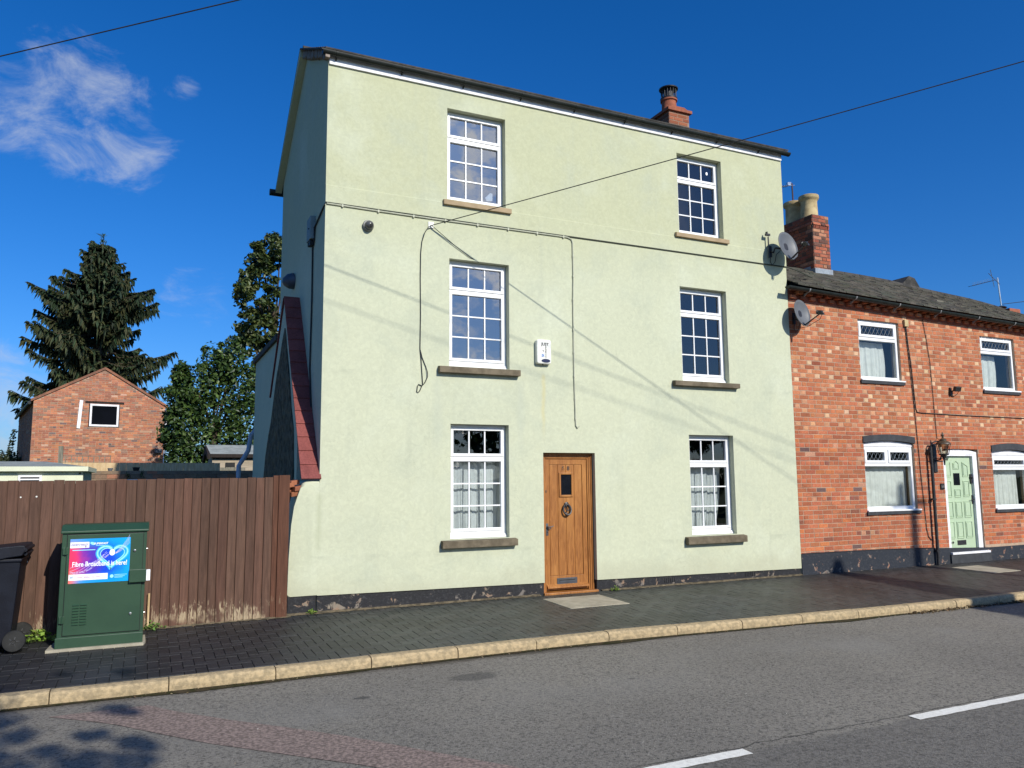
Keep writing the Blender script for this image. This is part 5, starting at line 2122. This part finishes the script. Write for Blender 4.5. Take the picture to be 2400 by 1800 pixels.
for wy_ in (by0 - .01, by1 - .03):
    mb = MB()
    mb.lathe([(.055, -.028), (.095, -.028), (.103, -.015), (.103, .015), (.095, .028), (.055, .028)], (-1.10, wy_ + .012, .103), 28, (0, -1, 0))
    whl = mb.build('wheel', M['rubber'], B_, smooth=True)
    mb = MB()
    mb.lathe([(0, .0), (.02, .035), (.025, .02), (.055, .012)], (-1.10, wy_ + .012, .103), 20, (0, -1, 0))
    for k in range(5):
        t = 2 * math.pi * k / 5
        mb.tube([(-1.10 + .02 * math.cos(t), wy_ - .012, .103 + .02 * math.sin(t)), (-1.10 + .06 * math.cos(t), wy_ - .008, .103 + .06 * math.sin(t))], .008, 5)
    mb.build('hub', simple('dark_hub', (.035, .035, .036), (.05, .05, .05), 9, .5, .4), whl)


# ------------------------------------------------------------------ leaves and plants
def leafq(mb, p, s, nrm, col, asp=.55):
    nrm = nrm.normalized()
    a = nrm.orthogonal().normalized()
    t = random.uniform(0, 6.28)
    b = nrm.cross(a)
    u = a * math.cos(t) + b * math.sin(t)
    v = nrm.cross(u)
    mb.face([p - u * s, p + v * s * asp + nrm * s * .12, p + u * s, p - v * s * asp + nrm * s * .12], col)


def rv():
    while True:
        v = Vector((random.uniform(-1, 1), random.uniform(-1, 1), random.uniform(-1, 1)))
        if .02 < v.length < 1:
            return v


def shade(c, lo=.7, hi=1.3):
    q = random.uniform(lo, hi)
    return (c[0] * q, c[1] * q, c[2] * q)


def weed(label, x, y, r, h, n, cols, s):
    mb = MB()
    for _ in range(n):
        d = Vector((random.gauss(0, .45), random.gauss(0, .45), 0))
        p = Vector((x + d.x * r, y + d.y * r * .5, h * random.uniform(.15, 1) * max(.2, 1 - d.length * .6)))
        leafq(mb, p, s * random.uniform(.6, 1.2), Vector((random.gauss(0, .5), random.gauss(-.3, .5), 1)), shade(random.choice(cols)), .7)
        if random.random() < .3:
            mb.tube([(x + d.x * r * .3, y + d.y * r * .3, 0), p], .0016, 3, col=(.12, .17, .05))
    return tag(mb.build('weed', M['leaf']), label, 'weed', 'weeds growing along the pavement edge')


random.seed(31)
GC = [(.20, .32, .045), (.15, .26, .035), (.26, .36, .06)]
weed('bushy bright green weed between the bin and the green cabinet', -.97, 9.82, .22, .15, 170, GC, .026)
weed('low green weed at the fence foot just right of the green cabinet', .14, 10.0, .13, .10, 80, [(.10, .19, .04), (.16, .24, .06)], .020)
weed('small green weed in the peeling plinth near the fence end', 1.965, 10.16, .07, .08, 40, GC, .014)
weed('small green weed at the plinth just right of the oak door', 6.40, 10.13, .08, .08, 55, GC, .015)

# litter of dead leaves, moss and grit swept against kerb and walls
mb = MB()
LC = [(.16, .10, .05), (.25, .17, .08), (.10, .07, .04), (.05, .06, .02), (.34, .27, .16)]
for _ in range(900):
    x = random.uniform(-1.2, 12)
    if math.sin(x * 2.1) + math.sin(x * 5.3 + 1) * .7 < random.uniform(-1.4, .9):
        continue
    y = kerb_y(x) - abs(random.gauss(0, .035)) - .004
    leafq(mb, Vector((x, y, ROAD + random.uniform(.004, .014))), random.uniform(.004, .016), Vector((random.gauss(0, .5), random.gauss(0, .5), 1)), shade(random.choice(LC)))
for _ in range(420):
    x = random.uniform(9.2, 12.5)
    y = kerb_y(x) - abs(random.gauss(0, .05)) - .01
    leafq(mb, Vector((x, y, ROAD + random.uniform(.006, .03))), random.uniform(.012, .028), rv() + Vector((0, 0, 1)), shade(random.choice(LC[:3] + LC[4:])))
for _ in range(500):
    x = random.uniform(-1.0, 10)
    y = (10.19 if x > 1.66 else fence_y(x) - .03) - abs(random.gauss(0, .04))
    if 5.1 < x < 6.2:
        continue
    leafq(mb, Vector((x, y, pav_z(y) + .004)), random.uniform(.003, .011), Vector((random.gauss(0, .4), random.gauss(0, .4), 1)), shade(random.choice(LC)))
for _ in range(160):
    x, y = random.uniform(-.9, 9), random.uniform(4.3, 7.5)
    leafq(mb, Vector((x, y, ROAD + .006)), random.uniform(.003, .008), Vector((random.gauss(0, .3), random.gauss(0, .3), 1)), shade(random.choice([(.5, .48, .42), (.3, .24, .14), (.4, .36, .3)])))
tag(mb.build('fallen_leaves', M['leaf']), 'dead leaves and grit swept along the kerb and wall foot', 'leaf litter', kind='stuff')
mb = MB()
n = 260
for side in (0,):
    lo, hi = [], []
    for i in range(n + 1):
        x = -1.5 + 14 * i / n
        w = .03 + .05 * max(0, math.sin(x * 1.7) + .5 * math.sin(x * 4.1)) + random.uniform(0, .014)
        lo.append((x, kerb_y(x) - w, ROAD + .0065))
        hi.append((x, kerb_y(x) + .002, ROAD + .012))
    for i in range(n):
        mb.face([lo[i], lo[i + 1], hi[i + 1], hi[i]])
tag(mb.build('gutter_moss', simple('moss_dirt', (.030, .032, .012), (.065, .05, .03), 12, .95, .1, .8, 60)), 'dark moss and dirt in the gutter at the kerb foot', 'moss', kind='stuff')
mb = MB()
n = 200
lo, hi = [], []
for i in range(n + 1):
    x = -1.1 + 2.8 * i / n
    w = .03 + random.uniform(0, .025) + .02 * math.sin(x * 5)
    yy = fence_y(x)
    lo.append((x, yy - .02 - w, pav_z(yy) + .003))
    hi.append((x, yy, pav_z(yy) + .02))
for i in range(n):
    mb.face([lo[i], lo[i + 1], hi[i + 1], hi[i]])
lo, hi = [], []
for i in range(n + 1):
    x = 1.66 + 8.5 * i / n
    if 5.2 < x < 6.2:
        lo.append(None)
        hi.append(None)
        continue
    w = .025 + random.uniform(0, .02) + .015 * math.sin(x * 4)
    lo.append((x, 10.195 - w, .003))
    hi.append((x, 10.222, .022))
for i in range(n):
    if lo[i] and lo[i + 1]:
        mb.face([lo[i], lo[i + 1], hi[i + 1], hi[i]])
tag(mb.build('wall_foot_dirt', simple('sandy_dirt', (.20, .16, .10), (.09, .075, .05), 14, .95, .1, .8, 70)), 'sandy dirt gathered at the foot of fence and plinth', 'dirt', kind='stuff')

# ------------------------------------------------------------------ behind the fence
G_ = thing('garden_shed', 'cream painted flat roofed outbuilding just behind the brown fence', 'shed', (-2.4, 15, 0))
mb = MB()
mb.box(-4.4, -.872, 14.0, 16.2, -.1, 1.832)
mb.build('wall', M['creamshed'], G_)
mb = MB()
mb.box(-4.5, -.80, 13.9, 16.3, 1.834, 1.905)
sr = mb.build('roof', M['creamshed'], G_)
mb = MB()
mb.mesh([(-4.5, 13.92, 1.906), (-.83, 13.92, 1.906), (-.83, 16.3, 1.906), (-4.5, 16.3, 1.906), (-3.6, 15.1, 2.01), (-1.5, 15.1, 2.01)],
        [(0, 1, 5, 4), (1, 2, 5), (2, 3, 4, 5), (3, 0, 4)])
mb.build('roof_felt', M['felt'], sr)
mb = MB()
a, b, c, d = -1.735, -1.425, 1.55, 1.775
mb.box(a, a + .03, 13.97, 13.999, c, d)
mb.box(b - .03, b, 13.97, 13.999, c, d)
mb.box(a + .03, b - .03, 13.97, 13.999, d - .03, d)
mb.box(a + .03, b - .03, 13.965, 13.999, 1.700, 1.722)
w_ = mb.build('window', M['pvc'], G_)
mb = MB()
mb.box(a + .03, b - .03, 13.985, 13.998, c, d - .03)
mb.build('pane', M['black'], w_)
mb = MB()
mb.lathe([(0, 0), (.016, 0), (.01, .03), (0, .035)], (-.915, 14.0, 1.80), 8, (0, -1, 0))
mb.build('outside_lamp', M['blackiron'], G_)
G_ = thing('garden_wall', 'old brown brick garden wall with pots on top behind the fence', 'wall', (1, 20, 0))
mb = MB()
mb.box(-1.6, 3.2, 20.0, 20.25, -.1, 1.84, (.22, .17, .12))
random.seed(77)
bricks(mb, -1.6, 3.2, 1.0, 1.915, lambda x, z, d: (x, 20.0 - d * 2, z), pal=[(3, (.26, .17, .11)), (2, (.20, .14, .09)), (1, (.34, .16, .09))], bl=.235, bh=.105)
mb.box(-1.6, 3.2, 19.99, 20.26, 1.84, 1.915, (.22, .16, .11))
mb.build('brickwork', M['brick'], G_)
for px_, w, h, mt, lab in ((-1.345, .05, .05, 'terracotta', 'small red brown flower pot on the garden wall beside the cream shed'),
                           (-.714, .055, .05, 'dish', 'small mauve grey pot in the middle of the garden wall'),
                           (-.184, .075, .07, 'black', 'dark plant trough on the garden wall near the shadow edge')):
    mb = MB()
    mb.lathe([(w * .75, 0), (w, h), (w * 1.08, h), (w * 1.08, h + .015), (w * .9, h + .016), (w * .8, h * .6)], (px_, 20.12, 1.916), 14)
    tag(mb.build('flower_pot', M[mt]), lab, 'flower pot', 'pots along the garden wall')
random.seed(14)
for wx, wz in ((-.35, 1.80), (-.06, 1.82)):
    mb = MB()
    for _ in range(40):
        p = Vector((wx + random.gauss(0, .03), 19.95 + random.gauss(0, .02), wz + random.gauss(0, .045)))
        leafq(mb, p, .022, rv(), shade((.07, .09, .025)))
    tag(mb.build('wall_plant', M['leaf']), 'small dark weed sprouting from the old garden wall', 'plant', 'weeds in the garden wall')
mb = MB()
mb.box(-.35, .235, 19.7, 19.95, 1.70, 1.724)
tag(mb.build('white_shelf', M['whitepaint']), 'thin white board lying flat just above the fence top', 'board')
N_ = thing('new_fence', 'pale new timber fence behind the garden wall in front of the brick outbuilding', 'fence', (-.5, 21.3, 0))
mb = MB()
x = -1.84
random.seed(9)
while x < 1.6:
    w = random.uniform(.13, .16)
    mb.box(x, x + w - .003, 21.3, 21.322, .2, 2.13 + random.uniform(-.004, .004))
    x += w
mb.build('board_panel', M['newwood'], N_)
mb = MB()
mb.box(-1.86, -1.765, 21.24, 21.30, .2, 2.52)
mb.build('post', M['greywood'], N_)
mb = MB()
for z in (2.148, 2.29):
    mb.box(-1.76, -.75, 21.33, 21.345, z - .006, z + .008)
for x in np.arange(-1.72, -.75, .118):
    mb.box(x, x + .016, 21.326, 21.34, 2.10, 2.30)
mb.build('trellis', M['greywood'], N_)
K_ = thing('dark_shed', 'weathered timber shed with a grey felt roof beside the house corner', 'shed', (2.4, 25, 0))
mb = MB()
mb.prism([(24.06, 0), (24.06, 2.30), (25.0, 2.70), (26.0, 2.3), (26.0, 0)], 1.74, 3.4, 'x')
mb.build('wall', simple('pale_boards', (.42, .35, .26), (.30, .25, .18), 4, .85, .2, .3, 30, (.6, 6, 8)), K_)
mb = MB()
mb.mesh([(1.68, 23.95, 2.44), (3.5, 23.95, 2.44), (3.5, 25.05, 2.75), (1.62, 25.05, 2.75)], [(0, 1, 2, 3)])
mb.mesh([(1.62, 25.05, 2.75), (3.5, 25.05, 2.75), (3.5, 26.1, 2.40), (1.62, 26.1, 2.40)], [(0, 1, 2, 3)])
kr = mb.build('roof', M['felt'], K_)
mb = MB()
mb.box(1.68, 3.5, 23.93, 23.955, 2.345, 2.445)
mb.prism([(23.95, 2.30), (23.95, 2.435), (25.05, 2.745), (26.1, 2.39), (26.1, 2.2), (25.05, 2.5)], 1.60, 1.675, 'x')
mb.build('barge_board', M['darkwood'], kr)
mb = MB()
mb.box(2.10, 2.36, 24.03, 24.05, 2.02, 2.20)
mb.build('window', M['black'], K_)
V_ = thing('old_fence', 'low grey weathered fence in front of the timber shed', 'fence', (1.7, 22.5, 0))
mb = MB()
random.seed(10)
x = .84
while x < 1.5:
    mb.box(x, x + .09, 22.5, 22.52, 0, 2.13)
    x += .095
x = 1.47
while x < 2.35:
    mb.box(x, x + .12, 22.3, 22.32, 0, 2.03 + random.uniform(-.008, .008))
    x += .124
mb.build('board_panel', M['greywood'], V_)
mb = MB()
mb.box(.82, .90, 22.28, 22.34, 0, 2.02, b=.01)
mb.box(.90, 1.47, 22.30, 22.33, 1.97, 1.995)
mb.build('rail', M['newwood'], V_)

# brick outbuilding with gable towards us
BA = R(10)
O_ = thing('brick_outbuilding', 'red brick outbuilding with a gable and one dark white framed window', 'outbuilding', (-4.0, 35.0, 0), BA)
BW, EL, ER, AX, AZ = 4.74, 4.855, 4.816, 2.405, 6.205
bw = (1.905, 3.014, 3.866, 4.794)
mb = MB()
wall_front(mb, (0, BW), (-.2, 4.80), 0, [bw], .25)
mb.face([(0, 0, 4.80), (BW, 0, 4.80), (BW, 0, ER), (AX, 0, AZ), (0, 0, EL)])
mb.face([(0, 0, -.2), (0, 9, -.2), (0, 9, EL), (0, 0, EL)])
mb.face([(BW, 0, -.2), (BW, 9, -.2), (BW, 9, ER), (BW, 0, ER)])
mb.face([(0, 9, -.2), (BW, 9, -.2), (BW, 9, ER), (AX, 9, AZ), (0, 9, EL)])
mb.build('wall', M['mortar'], O_, local=True)
mb = MB()
PB = [(5, (.42, .165, .095)), (4, (.34, .135, .085)), (2, (.50, .20, .10)), (2, (.30, .17, .12)), (1, (.50, .30, .20)), (.4, (.17, .12, .11))]
random.seed(33)


def btop(s):
    return EL + (AZ - EL) * s / AX if s < AX else AZ + (ER - AZ) * (s - AX) / (BW - AX)


bricks(mb, 0, BW, 1.9, 6.2, lambda x, z, d: (x, -d * 1.5, z), [bw], 'header3', PB, top=btop, bh=.078, bl=.232)
bricks(mb, 0, 9, 1.9, EL, lambda x, z, d: (-d * 1.5, x, z), (), 'header3', PB, bh=.078, bl=.232)
mb.build('brickwork', M['brick'], O_, local=True)
mb = MB()
for s0, z0_, s1, z1_ in ((-.10, EL - .07, AX, AZ + .0), (BW + .10, ER - .07, AX, AZ + .0)):
    mb.mesh([(s0, -.06, z0_), (s1, -.06, z1_), (s1, 9.1, z1_), (s0, 9.1, z0_), (s0, -.06, z0_ + .10), (s1, -.06, z1_ + .10), (s1, 9.1, z1_ + .10), (s0, 9.1, z0_ + .10)],
            [(0, 1, 2, 3), (4, 5, 6, 7), (0, 1, 5, 4), (3, 2, 6, 7), (0, 3, 7, 4)])
mb.build('roof', simple('red_roof_tile', (.30, .13, .075), (.18, .09, .06), 5, .85, .2, .5, 30), O_, local=True)
mb = MB()
mb.tube([(-.14, -.02, EL - .12), (-.14, 9, EL - .12)], .06, 8)
mb.build('gutter', M['blackpvc'], O_, local=True)
mb = MB()
a, b, c, d = bw
a += .03
c += .03
b -= .03
for q in ((a, a + .075, c, d), (b - .075, b, c, d), (a + .075, b - .075, d - .075, d), (a + .075, b - .075, c, c + .075)):
    mb.box(q[0], q[1], -.03, .05, q[2], q[3])
wf = mb.build('window', M['whitepaint'], O_, local=True)
mb = MB()
mb.box(a + .075, b - .075, .02, .04, c + .075, d - .075)
mb.build('pane', M['void'], wf, local=True)
mb = MB()
mb.box(1.76, 3.16, -.03, .0, 4.82, 4.90)
mb.build('lintel', M['darkwood'], O_, local=True)
mb = MB()
mb.mesh([(1.50, -.05, 3.80), (1.62, -.05, 3.79), (1.68, -.05, 4.91), (1.56, -.05, 4.92), (1.50, -.007, 3.80), (1.62, -.007, 3.79), (1.68, -.007, 4.91), (1.56, -.007, 4.92)],
        [(0, 1, 2, 3), (0, 1, 5, 4), (1, 2, 6, 5), (2, 3, 7, 6), (3, 0, 4, 7)])
mb.build('white_plank', M['whitepaint'], O_, local=True)
mb = MB()
mb.tube([(BW + .03, -.06, 2.0), (BW + .03, -.06, 4.55), (BW + .12, -.03, 4.75)], .05, 8)
mb.build('downpipe', M['whitepaint'], O_, local=True, smooth=True)
mb = MB()
mb.box(4.38, 4.66, -.16, -.01, 2.86, 3.04, b=.01)
mb.build('security_light', M['dish'], O_, local=True)


# ------------------------------------------------------------------ trees
def blob_leaves(mb, c, r, n, s, cols, hollow=.35, up=.4):
    c = Vector(c)
    r = Vector(r) if not isinstance(r, (int, float)) else Vector((r, r, r))
    for _ in range(n):
        v = rv().normalized()
        k = hollow + (1 - hollow) * random.random() ** .6
        k *= random.uniform(.85, 1.12)
        p = c + Vector((v.x * r.x, v.y * r.y, v.z * r.z)) * k
        leafq(mb, p, s * random.uniform(.6, 1.25), v * .8 + rv() * .9 + Vector((0, 0, up)), shade(random.choice(cols), .65, 1.35))


def broadleaf(name, label, base, trunk_h, limbs, clumps, leaf, cols, group=None):
    t = thing(name, label, 'tree', base, 0, group)
    b = Vector(base)
    mb = MB()
    mb.tube([b + Vector((0, 0, -.1)), b + Vector((.05, 0, trunk_h * .5)), b + Vector((.0, .1, trunk_h))], [.22, .17, .11], 8)
    for e in limbs:
        e = Vector(e)
        m_ = b + Vector((0, 0, trunk_h * random.uniform(.45, .9)))
        mid = m_.lerp(e, .5) + Vector((0, 0, .25))
        mb.tube([m_, mid, e], [.08, .05, .02], 6)
    mb.build('trunk', M['bark'], t)
    mb = MB()
    for c, r, n in clumps:
        blob_leaves(mb, c, r, n, leaf, cols)
    mb.build('crown', M['leaf'], t)
    return t


random.seed(101)
DG = [(.034, .066, .013), (.050, .090, .018), (.020, .044, .010), (.085, .130, .030)]
OG = [(.045, .070, .018), (.06, .085, .020), (.028, .046, .014), (.095, .11, .03)]
cl = []
main = [((1.15, 30, 3.6), (.75, .9, .9)), ((1.0, 30, 4.5), (.55, .8, .55)), ((1.55, 30, 4.9), (.75, .9, .9)), ((2.15, 30.2, 5.9), (.62, .8, .85)), ((2.75, 30.2, 6.0), (.5, .8, .85)),
        ((2.3, 30, 4.4), (1.1, 1.1, 1.2)), ((3.1, 30.3, 4.9), (.8, 1, 1.1)), ((2.0, 29.8, 3.1), (1.4, 1, .9)), ((3.2, 30, 3.4), (1.0, 1, 1.1)), ((1.05, 30, 5.4), (.28, .4, .45)), ((2.7, 30, 2.4), (1.2, .9, .7)), ((1.3, 29.6, 2.3), (.9, .7, .7)), ((2.0, 29.4, 1.7), (1.4, .6, .6)), ((1.0, 29.8, 3.4), (.5, .6, .9))]
for c, r in main:
    cl.append((c, r, int(420 * (r[0] + r[2]))))
    for _ in range(16):
        v = rv().normalized()
        cc = Vector(c) + Vector((v.x * r[0], v.y * r[1], v.z * r[2])) * random.uniform(.85, 1.1)
        cl.append((cc, random.uniform(.10, .26), 42))
broadleaf('evergreen_tree', 'dense dark glossy evergreen tree between the outbuilding and the tall house', (2.2, 30, 0), 4.0,
          [c for c, r in main[2:7]], cl, .085, DG)
cl = []
main = [((3.35, 32, 9.2), (.5, .8, .9)), ((3.9, 32, 10.4), (.45, .7, .9)), ((4.7, 32, 9.6), (1.0, 1, 1.4)), ((4.0, 32, 8.3), (1.0, 1, .8)), ((4.6, 32, 10.9), (.5, .6, .7)), ((3.5, 32, 7.4), (.7, .8, .5)), ((4.6, 32, 7.2), (1.2, 1, .9)), ((4.0, 31.5, 6.0), (.9, .8, .9)), ((3.9, 31.5, 4.8), (.6, .7, .9))]
for c, r in main:
    for _ in range(26):
        v = rv().normalized()
        cc = Vector(c) + Vector((v.x * r[0], v.y * r[1], v.z * r[2])) * random.uniform(.35, 1.15)
        cl.append((cc, random.uniform(.12, .30), 40))
broadleaf('maple_tree', 'tall olive green tree half hidden by the gable of the rendered house', (4.4, 32, 0), 8.5,
          [c for c, r in main[:7]], cl, .11, OG)
cl = []
for _ in range(40):
    cl.append(((random.uniform(-6.8, -5.0), 40 + random.gauss(0, .4), random.uniform(1.8, 3.1) - .2), .3, 60))
for k in range(8):
    cl.append(((-5.35 + k * .02, 40, 3.0 + k * .13), .12, 16))
broadleaf('small_tree', 'small grey green bush at the far left beside the brick outbuilding', (-5.9, 40, 0), 2.2, [(-5.6, 40, 3.0)], cl, .075,
          [(.05, .065, .03), (.07, .085, .04), (.035, .05, .022)])

# spruce
random.seed(55)
SB = Vector((-2.55, 46, 0))
Z0 = 2.2
spruce = thing('spruce_tree', 'tall dark drooping spruce tree rising behind the brick outbuilding', 'tree', SB)
tr = MB()
tr.tube([SB + Vector((0, 0, -.1)), SB + Vector((.05, 0, 7)), SB + Vector((0, 0, 12)), SB + Vector((.02, 0, 14.4))], [.36, .22, .10, .015], 9)
nd = MB()
NG = [(.016, .036, .014), (.024, .050, .018), (.011, .026, .011), (.040, .052, .018), (.055, .058, .020)]
h = 3.4
while h < 14.35:
    t = (14.5 - h) / 11
    L = .30 + min(2.55, (14.5 - h) * .70) + .35 * math.sin(h * 2.3)
    nb = 10 if h > 9 else 8
    a0 = random.uniform(0, 6.28)
    for k in range(nb):
        az = a0 + 6.28 * k / nb + random.uniform(-.35, .35)
        l = L * random.uniform(.5, 1.2)
        if random.random() < (.45 if (7.2 < h < 10.6 and math.cos(az) > .3) else .08):
            continue
        d = Vector((math.cos(az), math.sin(az), 0))
        pts_ = []
        drop = (.06 + .34 * t) * l * random.uniform(.7, 1.2)
        for u in np.linspace(0, 1, 8):
            z = h + .12 * l * u - drop * math.sin(u * 2.2) * .9 + (.22 * l * max(0, u - .70) ** 1.2)
            pts_.append(SB + d * (l * u) + Vector((0, 0, z)))
        tr.tube(pts_, [.045 * (1 - .85 * u) * (.4 + t) + .006 for u in np.linspace(0, 1, 8)], 4, cap=False)
        side = Vector((-d.y, d.x, 0))
        m_ = max(6, int(l * 15))
        for i in range(m_):
            u = .22 + .78 * (i + random.random()) / m_
            if u > 1:
                u = 1
            f = u * 7
            j = min(6, int(f))
            p = pts_[j].lerp(pts_[j + 1], f - j)
            for s in (-1, 1, 0):
                ln = random.uniform(.26, .62) * (.55 + .6 * t) * (1.15 - .45 * u)
                if s:
                    dirv = (side * s * random.uniform(.4, 1.0) + d * random.uniform(.3, .8) + Vector((0, 0, random.uniform(-.75, .1)))).normalized()
                else:
                    dirv = (d * random.uniform(.1, .6) + Vector((0, 0, -1.0))).normalized()
                    ln *= 1.7
                wv = dirv.cross(rv()).normalized() * random.uniform(.04, .075)
                e = p + dirv * ln + Vector((0, 0, -.05))
                mdp = p.lerp(e, .45)
                col = shade(random.choice(NG if t < .35 else NG + NG[3:]), .6, 1.3)
                nd.face([p, mdp + wv, e, mdp - wv], col)
                if random.random() < .8:
                    wv2 = dirv.cross(wv).normalized() * wv.length
                    nd.face([p, mdp + wv2, e, mdp - wv2], col)
    h += .20 + .10 * t
for _ in range(40):
    z = 14.1 + random.random() * .7
    p = SB + Vector((random.gauss(0, .05), random.gauss(0, .05), z))
    e = p + Vector((random.gauss(0, .12), random.gauss(0, .12), .14))
    wv = Vector((.03, 0, 0))
    nd.face([p, p.lerp(e, .5) + wv, e, p.lerp(e, .5) - wv], shade(NG[1]))
tr.build('trunk', M['bark'], spruce)
nd.build('crown', M['needle'], spruce)

# ------------------------------------------------------------------ the other side of the street (out of frame; it casts shadows and is mirrored in the panes)
random.seed(71)
HP = thing('telegraph_pole', 'wooden telegraph pole across the street whose shadow falls beside the mint door', 'telegraph pole', (16.28, -2.0, -.1))
mb = MB()
mb.tube([(16.28, -2, -.2), (16.28, -2, 9.5)], [.15, .10], 12)
mb.build('pole', M['postwood'], HP, smooth=True)
mb = MB()
mb.box(15.85, 16.7, -2.18, -2.09, 9.1, 9.2)
mb.build('cross_arm', M['postwood'], HP)


def sagwire(label, a, b, sag, r):
    a, b = Vector(a), Vector(b)
    pth = []
    for i in range(33):
        t = i / 32
        p = a.lerp(b, t)
        p.z -= sag * 4 * t * (1 - t)
        pth.append(p)
    return cable('overhead_wire', label, pth, r, M['cable'], cat='wire')


# the wire across the top left corner, on to a house behind
sagwire('dark overhead wire crossing the blue sky at the top left corner', (16.28, -2, 9.28), (-6.4, 12.4, 5.29), .0, .0062)
sagwire('overhead wire to the left whose faint shadow crosses the lower render', (16.28, -2, 9.1), (-12.0, 9.3, 8.6), .15, .0052)

random.seed(72)
ox, oy = math.tan(SUN_AZ) / math.tan(SUN_EL) * math.cos(SUN_AZ), -math.cos(SUN_AZ) / math.tan(SUN_EL)
cl = []
spots = [(-.13, 8.3, .10), (-.63, 8.45, .08), (-.13, 7.3, .14), (-.02, 7.15, .08), (-.75, 6.9, .16), (-.26, 6.68, .14), (-.32, 6.15, .20), (-.3, 5.8, .2), (.02, 6.35, .14), (.1, 6.2, .08),
         (.0, 5.95, .15), (-.78, 6.25, .22), (-.52, 6.42, .12), (-.1, 5.5, .3), (-.7, 5.5, .3), (-.95, 7.4, .2), (-1.1, 6.6, .35), (-1.2, 7.9, .3), (-1.4, 5.6, .5)]
for sx_, sy_, r_ in spots:
    hh = random.uniform(5.0, 6.0)
    cl.append(((sx_ + math.tan(SUN_AZ) * math.cos(SUN_AZ) / math.tan(SUN_EL) * hh, sy_ + oy * hh, hh + ROAD), (r_, r_ * .8, r_ * .8), int(620 * r_)))
for _ in range(60):
    cl.append(((random.uniform(-4.0, .3), random.uniform(-6.5, -3.2), random.uniform(4.4, 6.6)), .3, 50))
broadleaf('street_tree', 'leafy tree across the street casting dappled shade on the near left kerb', (-.4, -4.6, -.1), 4.6, [(-1.5, -5, 6), (-3, -4.5, 5.5), (-.5, -5.5, 6.2)], cl, .05, DG)
t = thing('shadow_caster_tree', 'leaning tree shape added out of view to cast the long shadow by the cottage', 'tree', (11.6, -.6, -.1))  # unseen stand-in tree, leaned and tapered to throw the wide pavement shadow
mb = MB()
mb.tube([(11.6, -.6, -.1), (12.3, -.2, 3), (13.75, 0, 6.3)], [.15, .1, .02], 7)
mb.build('trunk', M['bark'], t)
mb = MB()
for k in range(60):
    u = k / 59
    z = 1.2 + 5.4 * u
    cxx = 11.55 + 2.2 * u ** 1.1
    blob_leaves(mb, (cxx, -.1, z), (.10 + .95 * (1 - u) ** .85, .5 * (1 - u) + .08, .25), 320, .10, DG)
mb.build('crown', M['leaf'], t)
mb = MB()
for _ in range(150):
    x = random.uniform(7, 60)
    top = 5.6 + 1.2 * math.sin(x * .7) + .8 * math.sin(x * 1.9)
    blob_leaves(mb, (x, -19 + random.gauss(0, .8), random.uniform(.5, top)), (1.3, .9, 1.0), 90, .30, DG)
for _ in range(110):
    x = random.uniform(-24, 8)
    blob_leaves(mb, (x, -21 + random.gauss(0, .8), random.uniform(.5, 4.8)), (1.4, .9, 1.1), 80, .34, DG)
tag(mb.build('far_hedge', M['leaf']), 'tall dark hedge across the street mirrored in the lower panes', 'hedge', kind='stuff')
